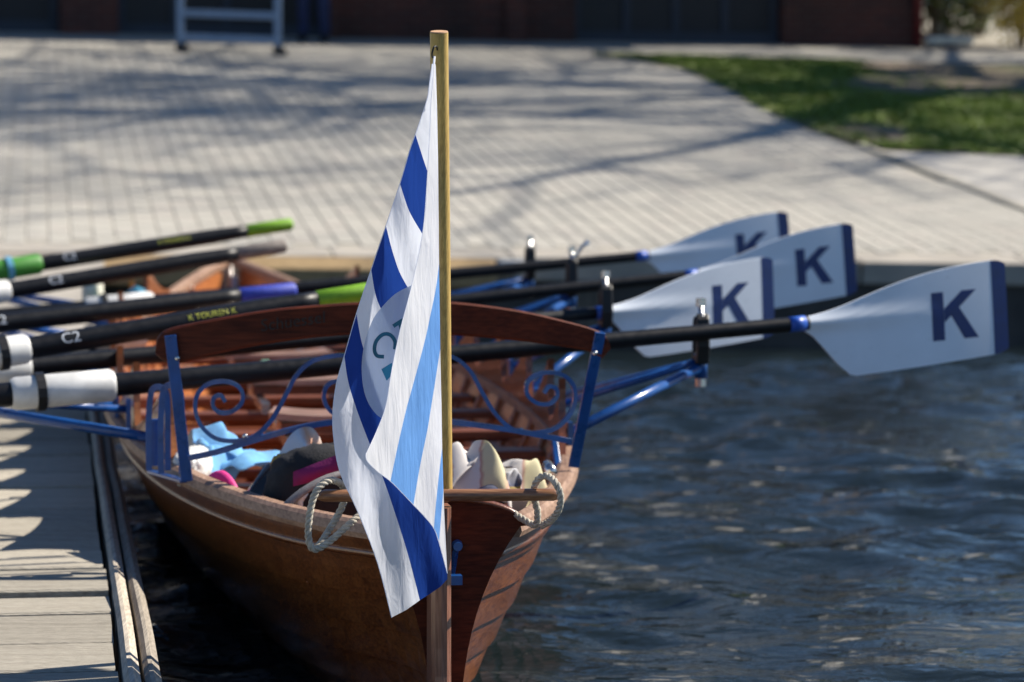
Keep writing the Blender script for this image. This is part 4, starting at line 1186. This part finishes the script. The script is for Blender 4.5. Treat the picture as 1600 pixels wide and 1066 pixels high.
# ------------------------------------------------------------------ rudder ropes (three-strand)
def rope(label, pts, r_=.0062):
    path = catmull([atY(*p) for p in pts], 14)
    s = MB(); L = 0; fr = []
    t = (path[1]-path[0]).normalized(); u = t.orthogonal().normalized()
    strands = [[], [], []]
    for i, p in enumerate(path):
        if i: L += (p-path[i-1]).length
        t = (path[min(i+1, len(path)-1)]-path[max(i-1, 0)]).normalized()
        u = (u - t*u.dot(t)).normalized(); v = t.cross(u)
        for k in range(3):
            a = L/.030*2*math.pi + k*2*math.pi/3
            strands[k].append(p + (u*math.cos(a)+v*math.sin(a))*r_*.52)
    for st in strands: s.tube(st, r_*.56, 6)
    return tag(obj('rope', s, M['rope'], None, smooth=True), label, 'rope', None)
rope('twisted white rope looped over the yoke end on the jetty side',
     [(600,792,5.44),(570,800,5.42),(545,820,5.39),(520,842,5.375),(500,856,5.365),(488,857,5.36),(482,840,5.36),(483,812,5.36),(489,780,5.36),(500,760,5.365),(516,751,5.38),(532,756,5.41),(539,772,5.43),(533,795,5.43),(518,822,5.42),(503,846,5.39),(496,856,5.38)])
rope('twisted white rope looped over the yoke end on the water side',
     [(745,797,5.58),(770,791,5.54),(795,798,5.51),(815,810,5.49),(836,820,5.47),(840,802,5.46),(835,778,5.455),(836,758,5.44),(846,745,5.43),(858,745,5.42),(869,756,5.40),(876,775,5.40),(873,796,5.41),(862,812,5.43),(846,822,5.46)])

# ------------------------------------------------------------------ gear lying in the stern
def soft(name, label, cat, c, rad, mat, seed=0, e=0.7, amp=.18, rotz=0, fr=9.0, parent=None, nu=56, nv=32):
    s = MB(); rows_ = []
    def sp(x, p): return math.copysign(abs(x)**p, x)
    Rm = Matrix.Rotation(rotz, 3, 'Z')
    for j in range(nv+1):
        ph = -math.pi/2 + math.pi*j/nv; row = []
        for i in range(nu):
            th = 2*math.pi*i/nu
            d = Vector((sp(math.cos(ph), e)*sp(math.cos(th), e), sp(math.cos(ph), e)*sp(math.sin(th), e), sp(math.sin(ph), e)))
            dd_ = Vector((d.x*5+d.z*2.5, d.y*2, d.z*1.4+d.x)); fold_ = amp*1.1*(.35-abs(noise.noise(dd_ + Vector((seed, 2, 0))))) + amp*.22*(.3-abs(noise.noise(dd_*2.1 + Vector((0, seed, 7)))))
            k = 1 + fold_ + amp*.7*noise.noise(d*1.6 + Vector((seed, 0, 0))) + amp*.25*noise.noise(d*3.2 + Vector((0, seed, 0)))
            row.append(Vector(c) + Rm @ Vector((d.x*rad[0]*k, d.y*rad[1]*k, d.z*rad[2]*k)))
        rows_.append(row+[row[0]])
    s.grid(rows_)
    o = obj(name, s, mat, parent, smooth=True)
    if parent is None: tag(o, label, cat)
    return o
def heap(name, label, cat, c, rx, ry, H, mat, seed, lam=.075, amp=.022, rotz=0.0, zb=.285):
    """crumpled cloth lying in a heap: height field with long warped folds and a wavy hem"""
    n_ = 64; rows_ = []; c = Vector(c); ct, st_ = math.cos(rotz), math.sin(rotz); a_ = seed*1.7
    for j in range(n_+1):
        row = []
        for i in range(n_+1):
            u, v = -1+2*i/n_, -1+2*j/n_
            x, y = u*math.sqrt(1-.35*v*v), v*math.sqrt(1-.35*u*u)
            r2 = min(1.0, (x*x+y*y)/1.3)
            nz = noise.noise(Vector((x*1.1, y*1.1, seed)))
            h = H*max(0, 1-r2**1.3)**.75*(.92+.45*nz)
            ph = (x*rx*math.cos(a_)+y*ry*math.sin(a_))/lam*2*math.pi + 3.2*noise.noise(Vector((x*1.3, y*1.3, seed+4)))
            ph2 = (x*rx*math.sin(a_*.7)-y*ry*math.cos(a_*.7))/(lam*1.7)*2*math.pi + 3.0*noise.noise(Vector((x, y, seed+9)))
            f_ = amp*((.5+.5*math.sin(ph))**1.6 + .7*(.5+.5*math.sin(ph2))**1.4)*(.35+.65*math.sqrt(max(0, 1-r2)))
            ox, oy = x*rx*(1+.12*math.sin(3*math.atan2(y, x)+seed)), y*ry*(1+.10*math.sin(4*math.atan2(y, x)+seed*2))
            ox += amp*.8*math.sin(ph2); oy += amp*.6*math.sin(ph)
            row.append(Vector((c.x+ox*ct-oy*st_, c.y+ox*st_+oy*ct, zb+h+f_)))
        rows_.append(row)
    s_ = MB(); s_.grid(rows_)
    o = tag(obj(name, s_, mat, None, smooth=True, loc=(c.x, c.y, zb)), label, cat)
    m_ = o.modifiers.new('thick', 'SOLIDIFY'); m_.thickness = .004; m_.offset = -1
    return o
BZ = .285
def gpos(px, py, Y, z): 
    p = atY(px, py, Y); p.z = z; return p
bag = thing('sports_bag', 'black sports bag with a magenta panel lying in the stern', 'bag', gpos(520, 760, 6.22, BZ))
soft('body', '', '', gpos(523, 760, 6.24, .412), (.14,.10,.098), M['bag_black'], 3, .85, .10, parent=bag)
pz = atY(505, 738, 6.10)
s = MB(); rows_ = []
for j in range(9):
    v = j/8; row = []
    for i in range(15):
        u = i/14; x = lerp(458, 540, u); yt = lerp(738, 706, u); yb = lerp(760, 742, u)
        row.append(atY(x, lerp(yt, yb, v), 6.115 - .012*math.sin(math.pi*u)*math.sin(math.pi*v)))
    rows_.append(row)
s.grid(rows_); s.grid([[p+Vector((0,.012,0)) for p in r_] for r_ in rows_]); obj('panel', s, M['magenta'], bag, smooth=True)
s = MB(); s.tube(catmull([atY(436,806,5.98), atY(452,786,5.99), atY(480,764,6.0), atY(515,746,6.02), atY(560,735,6.05)], 6), .012, 8, flat=.6); obj('strap', s, M['strap_grey'], bag, smooth=True)
heap('towel', 'white towel with orange stripe bundled in the stern beside the black bag', 'towel', gpos(486, 735, 6.44, 0), .085, .09, .16, M['white_towel'], 9, .07, .02, zb=.32)
heap('blanket', 'cream and white striped blanket heaped in the stern', 'blanket', gpos(725, 735, 6.24, 0), .10, .10, .205, M['cream_stripe'], 5, .08, .024)
heap('blanket', 'pale yellow rolled blanket on the water side of the stern', 'blanket', gpos(790, 760, 6.36, 0), .075, .08, .11, M['cream_stripe'], 13, .06, .02, zb=.33)
heap('shirt', 'dark patterned shirt lying on the striped blankets', 'clothing', gpos(768, 735, 6.20, 0), .07, .05, .07, M['dark_pattern'], 17, .05, .018, zb=.37)
heap('jacket', 'light blue jacket draped in the boat behind the backrest', 'jacket', gpos(330, 660, 7.0, 0), .065, .09, .10, M['sky_cloth'], 23, .07, .028, zb=.34)
heap('cloth', 'light blue cloth lying flat on the thwart behind the backrest', 'cloth', gpos(390, 690, 6.98, 0), .10, .06, .03, M['sky_cloth'], 29, .06, .016, zb=.375)
soft('cushion', 'mustard yellow cushion wedged between bag and bench', 'cushion', gpos(440, 765, 6.40, .42), (.025,.05,.05), M['mustard'], 61, .9, .2)
s = MB(); pth = catmull([atY(327,778,6.60), atY(325,766,6.58), atY(330,752,6.56), atY(343,746,6.54), atY(355,755,6.52), atY(365,772,6.50), atY(371,786,6.50)], 6)
s.tube(pth, .0105, 10, flat=1.5, upv=(0,1,0)); tag(obj('strap_loop', s, M['pink'], None, smooth=True), 'bright pink strap loop showing above the gunwale', 'strap')
bt = thing('water_bottle', 'black water bottle lying beside the pink strap', 'bottle', gpos(395, 775, 6.2, BZ))
c = atY(392, 800, 6.45); d = Vector((.35,.3,.55)).normalized()
s = MB(); s.tube([c, c+d*.005, c+d*.10, c+d*.12], [.026,.030,.030,.016], 14); obj('body', s, M['bottle'], bt, smooth=True)
s = MB(); s.tube([c+d*.12, c+d*.145], .016, 12); obj('cap', s, M['steel'], bt, smooth=True)
s = MB(); s.tube([atY(467, 830, 6.0), atY(468, 784, 6.0), atY(470, 777, 6.0), atY(475, 768, 6.0)], [.008,.007,.009,.010], 8); tag(obj('tube_clip', s, M['sleeve_white'], None, smooth=True), 'small white plastic tube standing at the gunwale by the rope', 'tube')
soft('shoe', 'white and grey sports shoe tucked behind the blue bracket', 'shoe', gpos(300, 655, 6.85, .40), (.04,.11,.045), M['sleeve_white'], 71, .9, .2)
soft('cloth', 'lime green cloth lying on the jetty edge beside the bow', 'cloth', atY(195, 470, 10.9)+Vector((0,0,-.01)), (.09,.05,.025), M['lime'], 81, .9, .3)
soft('cloth', 'teal cloth lying on the jetty edge beside the bow', 'cloth', atY(214, 463, 10.9), (.03,.04,.03), M['teal'], 83, .9, .3)
soft('bucket_bag', 'pale grey bag standing on the jetty behind the oars', 'bag', atY(145, 458, 11.0), (.035,.05,.05), M['stone'], 87, .6, .1)

# ------------------------------------------------------------------ things on the paving
f0, f1_ = onramp(282, 83), onramp(434, 88)
tre = thing('boat_trestle', 'galvanised steel boat trestle on black castors before the dark door', 'trestle', (f0+f1_)/2)
fx = (f1_-f0).normalized(); back = Vector((-fx.y, fx.x, 0))
for f in (f0, f1_):
    s = MB(); s.box(f+za*.72, (.034,.03,.62), (fx, back, za)); obj('leg', s, M['dull_steel'], tre, bevel=.005)
    s = MB(); s.tube([f+za*.048-back*.035, f+za*.048+back*.035], .048, 14); s.box(f+za*.09+fx*.01, (.055,.025,.012), (fx, back, za)); s.tube([f+fx*.06+za*.038-back*.03, f+fx*.06+za*.038+back*.03], .036, 12); obj('castor', s, M['black_rubber'], tre)
for z in (.16, .40, 1.32):
    s = MB(); s.bar(f0+za*z+fx*.035, f1_+za*z-fx*.035, .05, .07); obj('crossbar', s, M['dull_steel'], tre, bevel=.005)
# person by the door
pl = onramp(478, 66); pr = onramp(503, 67)
pc = (pl+pr)/2
per = thing('person', 'person in dark blue jeans and dark jacket standing by the dark door', 'person', pc)
sx = (pr-pl).normalized(); sf = Vector((sx.y, -sx.x, 0))
def skinned(name, verts, edges, rad, mat, parent, rootv=0, sub=2):
    me = bpy.data.meshes.new(name); me.from_pydata([tuple(v-ORG[parent]) for v in verts], edges, [])
    o = bpy.data.objects.new(name, me); link(o, parent); ORG[o] = ORG[parent]
    o.modifiers.new('skin', 'SKIN').use_smooth_shade = True
    for i, r_ in enumerate(rad):
        me.skin_vertices[0].data[i].radius = (r_, r_) if not isinstance(r_, tuple) else r_
    me.skin_vertices[0].data[rootv].use_root = True
    o.modifiers.new('sub', 'SUBSURF').levels = sub; o.modifiers['sub'].render_levels = sub
    me.materials.append(mat); return o
q = lambda x, y, z: pc + sx*x + sf*y + za*z
bv = [q(0,0,.95), q(0,0,1.12), q(0,0,1.32), q(0,-.01,1.44), q(0,0,1.53), q(0,.01,1.60), q(0,.015,1.68), q(0,.01,1.74),
      q(-.17,0,1.42), q(-.24,-.02,1.16), q(-.23,.06,.92), q(-.22,.09,.84), q(.17,0,1.42), q(.25,-.02,1.16), q(.24,.06,.92), q(.23,.09,.84)]
be = [(0,1),(1,2),(2,3),(3,4),(4,5),(5,6),(6,7),(3,8),(8,9),(9,10),(10,11),(3,12),(12,13),(13,14),(14,15)]
skinned('body', bv, be, [.14,.13,.15,.09,.055,.075,.085,.06,.06,.048,.035,.03,.06,.048,.035,.03], M['jacket'], per)
def leg(d): return [q(d*.09,0,.93), q(d*.105,.02,.52), q(d*.115,-.01,.14), q(d*.117,-.01,.06)]
lv = [q(0,0,.97)] + leg(-1) + leg(1)
skinned('trousers', lv, [(0,1),(1,2),(2,3),(3,4),(0,5),(5,6),(6,7),(7,8)], [.14,.10,.075,.062,.06,.10,.075,.062,.06], M['jeans'], per)
for d in (-1, 1):
    soft('shoe', '', '', q(d*.118,.05,.045), (.045,.14,.045), M['shoe'], d, .8, .05, parent=per)
soft('head', '', '', q(0,.02,1.66), (.075,.095,.115), M['skin'], 5, 1.0, .03, parent=per)
soft('nose', '', '', q(0,.115,1.655), (.014,.018,.025), M['skin'], 6, 1.0, .02, parent=per, nu=10, nv=8)
soft('hair', '', '', q(0,-.005,1.70), (.083,.098,.085), M['hair'], 8, 1.0, .12, parent=per)
for d in (-1, 1):
    hv = [q(d*.225,.085,.86), q(d*.222,.095,.80), q(d*.220,.10,.75)]; hr = [.028,.030,.024]; he = [(0,1),(1,2)]
    for k in range(4):
        b_ = len(hv); y = .075+.018*k
        hv += [q(d*.222, y, .745), q(d*.215, y+.004, .705), q(d*.205, y+.002, .675-.006*abs(k-1.5))]; hr += [.009,.009,.008]; he += [(2,b_),(b_,b_+1),(b_+1,b_+2)]
    b_ = len(hv); hv += [q(d*.21,.125,.79), q(d*.20,.135,.755)]; hr += [.010,.009]; he += [(1,b_),(b_,b_+1)]
    skinned('hand', hv, he, hr, M['skin'], per, sub=1)
# stone bench at the boathouse corner
bc = onramp(1482, 76)
ben = thing('stone_bench', 'low pale stone bench beside the red downpipe', 'bench', bc)
s = MB(); s.box(bc+za*.085, (.27,.16,.045)); obj('seat', s, M['stone'], ben, bevel=.03)
for d in (-.0,):
    s = MB(); s.box(bc+za*.012, (.07,.12,.03)); obj('leg', s, M['brick'], ben)

# ------------------------------------------------------------------ shrubs and trees
def shrub(label, px, py, Y, rad, leafmat, nleaf, seed, leaf=.05, name='shrub', stemmat='bark'):
    p = atY(px, py, Y); p.z = ground_z(p.x, p.y)
    t = thing(name, label, 'shrub', p, 'shrubs by the boathouse'); r_ = random.Random(seed)
    s = MB()
    for k in range(9):
        a = r_.uniform(0, 6.28); e_ = p + Vector((math.cos(a)*rad[0]*.6, math.sin(a)*rad[1]*.6, rad[2]*r_.uniform(1.0,1.7)))
        s.tube(catmull([p+Vector((math.cos(a)*.06, math.sin(a)*.06, -.05)), p.lerp(e_, .5)+Vector((r_.uniform(-.1,.1),r_.uniform(-.1,.1),.1)), e_], 4), [.02*(1-i/10) for i in range(9)], 5)
    obj('stem', s, M[stemmat], t, smooth=True)
    s = MB(); c = p + za*rad[2]
    clumps = [c + Vector((r_.gauss(0,.5)*rad[0], r_.gauss(0,.5)*rad[1], r_.gauss(0,.45)*rad[2])) for k in range(34)]
    for k in range(nleaf):
        cc = r_.choice(clumps); q_ = cc + Vector((r_.gauss(0,.17), r_.gauss(0,.17), r_.gauss(0,.17)))
        if q_.z < p.z+.04: continue
        a = Vector((r_.gauss(0,1), r_.gauss(0,1), r_.gauss(0,.7))).normalized(); b_ = a.orthogonal().normalized(); b_ = Matrix.Rotation(r_.uniform(0,6.28), 3, a) @ b_
        d = a.cross(b_); L = leaf*r_.uniform(.6,1.3)
        s.add([q_-b_*L, q_+d*L*.45, q_+b_*L, q_-d*L*.45], [(0,1,2,3)])
    obj('foliage', s, leafmat, t, fixn=False)
    return t
shrub('dense green evergreen shrub behind the stone bench', 1525, 70, 38.0, (.8,.6,1.1), M['leaf_green'], 5200, 4, .06)
shrub('yellow flowering shrub beyond the green shrub', 1590, 70, 36.0, (.55,.6,1.0), M['leaf_yellow'], 5200, 6, .045)
shrub('low green shrub at the corner behind the downpipe', 1468, 70, 38.0, (.5,.6,.8), M['leaf_green'], 2500, 14, .06)

def tree(label, base, height, seed, spread=.55, levels=5, trunk_r=.2, mat='bark', lean=(0,0), nsub=(4,5), name='bare_tree'):
    t = thing(name, label, 'tree', base); r_ = random.Random(seed)
    tb = MB(); cb = MB()
    def grow(p, d, L, rad, lev):
        n = 6 if lev < 2 else 4; pts = [p]; dd = d.copy()
        for i in range(n):
            dd = (dd + Vector((r_.gauss(0,.10), r_.gauss(0,.10), r_.gauss(0,.06)+.05))).normalized(); pts.append(pts[-1]+dd*(L/n))
        rr = [rad*(1-.55*i/n) for i in range(n+1)]
        (tb if lev == 0 else cb).tube(pts, rr, 10 if lev == 0 else (6 if lev < 3 else 3), cap=False)
        if lev >= levels: return
        k = r_.randint(*nsub)
        for j in range(k):
            f = lerp(.35 if lev else .38, 1.0, (j+.6)/k); idx = min(n-1, int(f*n)); pp = pts[idx].lerp(pts[idx+1], f*n-idx)
            ax_ = (pts[idx+1]-pts[idx]).normalized(); o_ = Matrix.Rotation(j*2.4+r_.uniform(-.5,.5), 3, ax_) @ ax_.orthogonal().normalized()
            nd = (ax_*(1-spread) + o_*spread + Vector((0,0,.12))).normalized()
            grow(pp, nd, L*r_.uniform(.55,.78), rr[idx]*r_.uniform(.55,.72), lev+1)
    grow(base - za*.1, Vector((lean[0],lean[1],1)).normalized(), height*.42, trunk_r, 0)
    obj('trunk', tb, M[mat], t, smooth=True); obj('crown', cb, M[mat], t, smooth=True, fixn=False)
    return t
def gp(X, Y): return Vector((X, Y, ground_z(X, Y)))
tree('tall bare tree beside the boathouse casting branch shadows on the paving', gp(8.3, 30.9), 21.0, 3, .60, 5, .62, nsub=(5,6))
tree('bare spreading tree on the lawn farther from the boathouse', gp(19.0, 31.5), 17.0, 12, .6, 5, .5, nsub=(3,5))
tree('slim pale-barked tree behind the boathouse corner', gp(atY(1462,70,38).x, 38), 8.0, 22, .5, 4, .09, mat='pale_bark', nsub=(3,4))
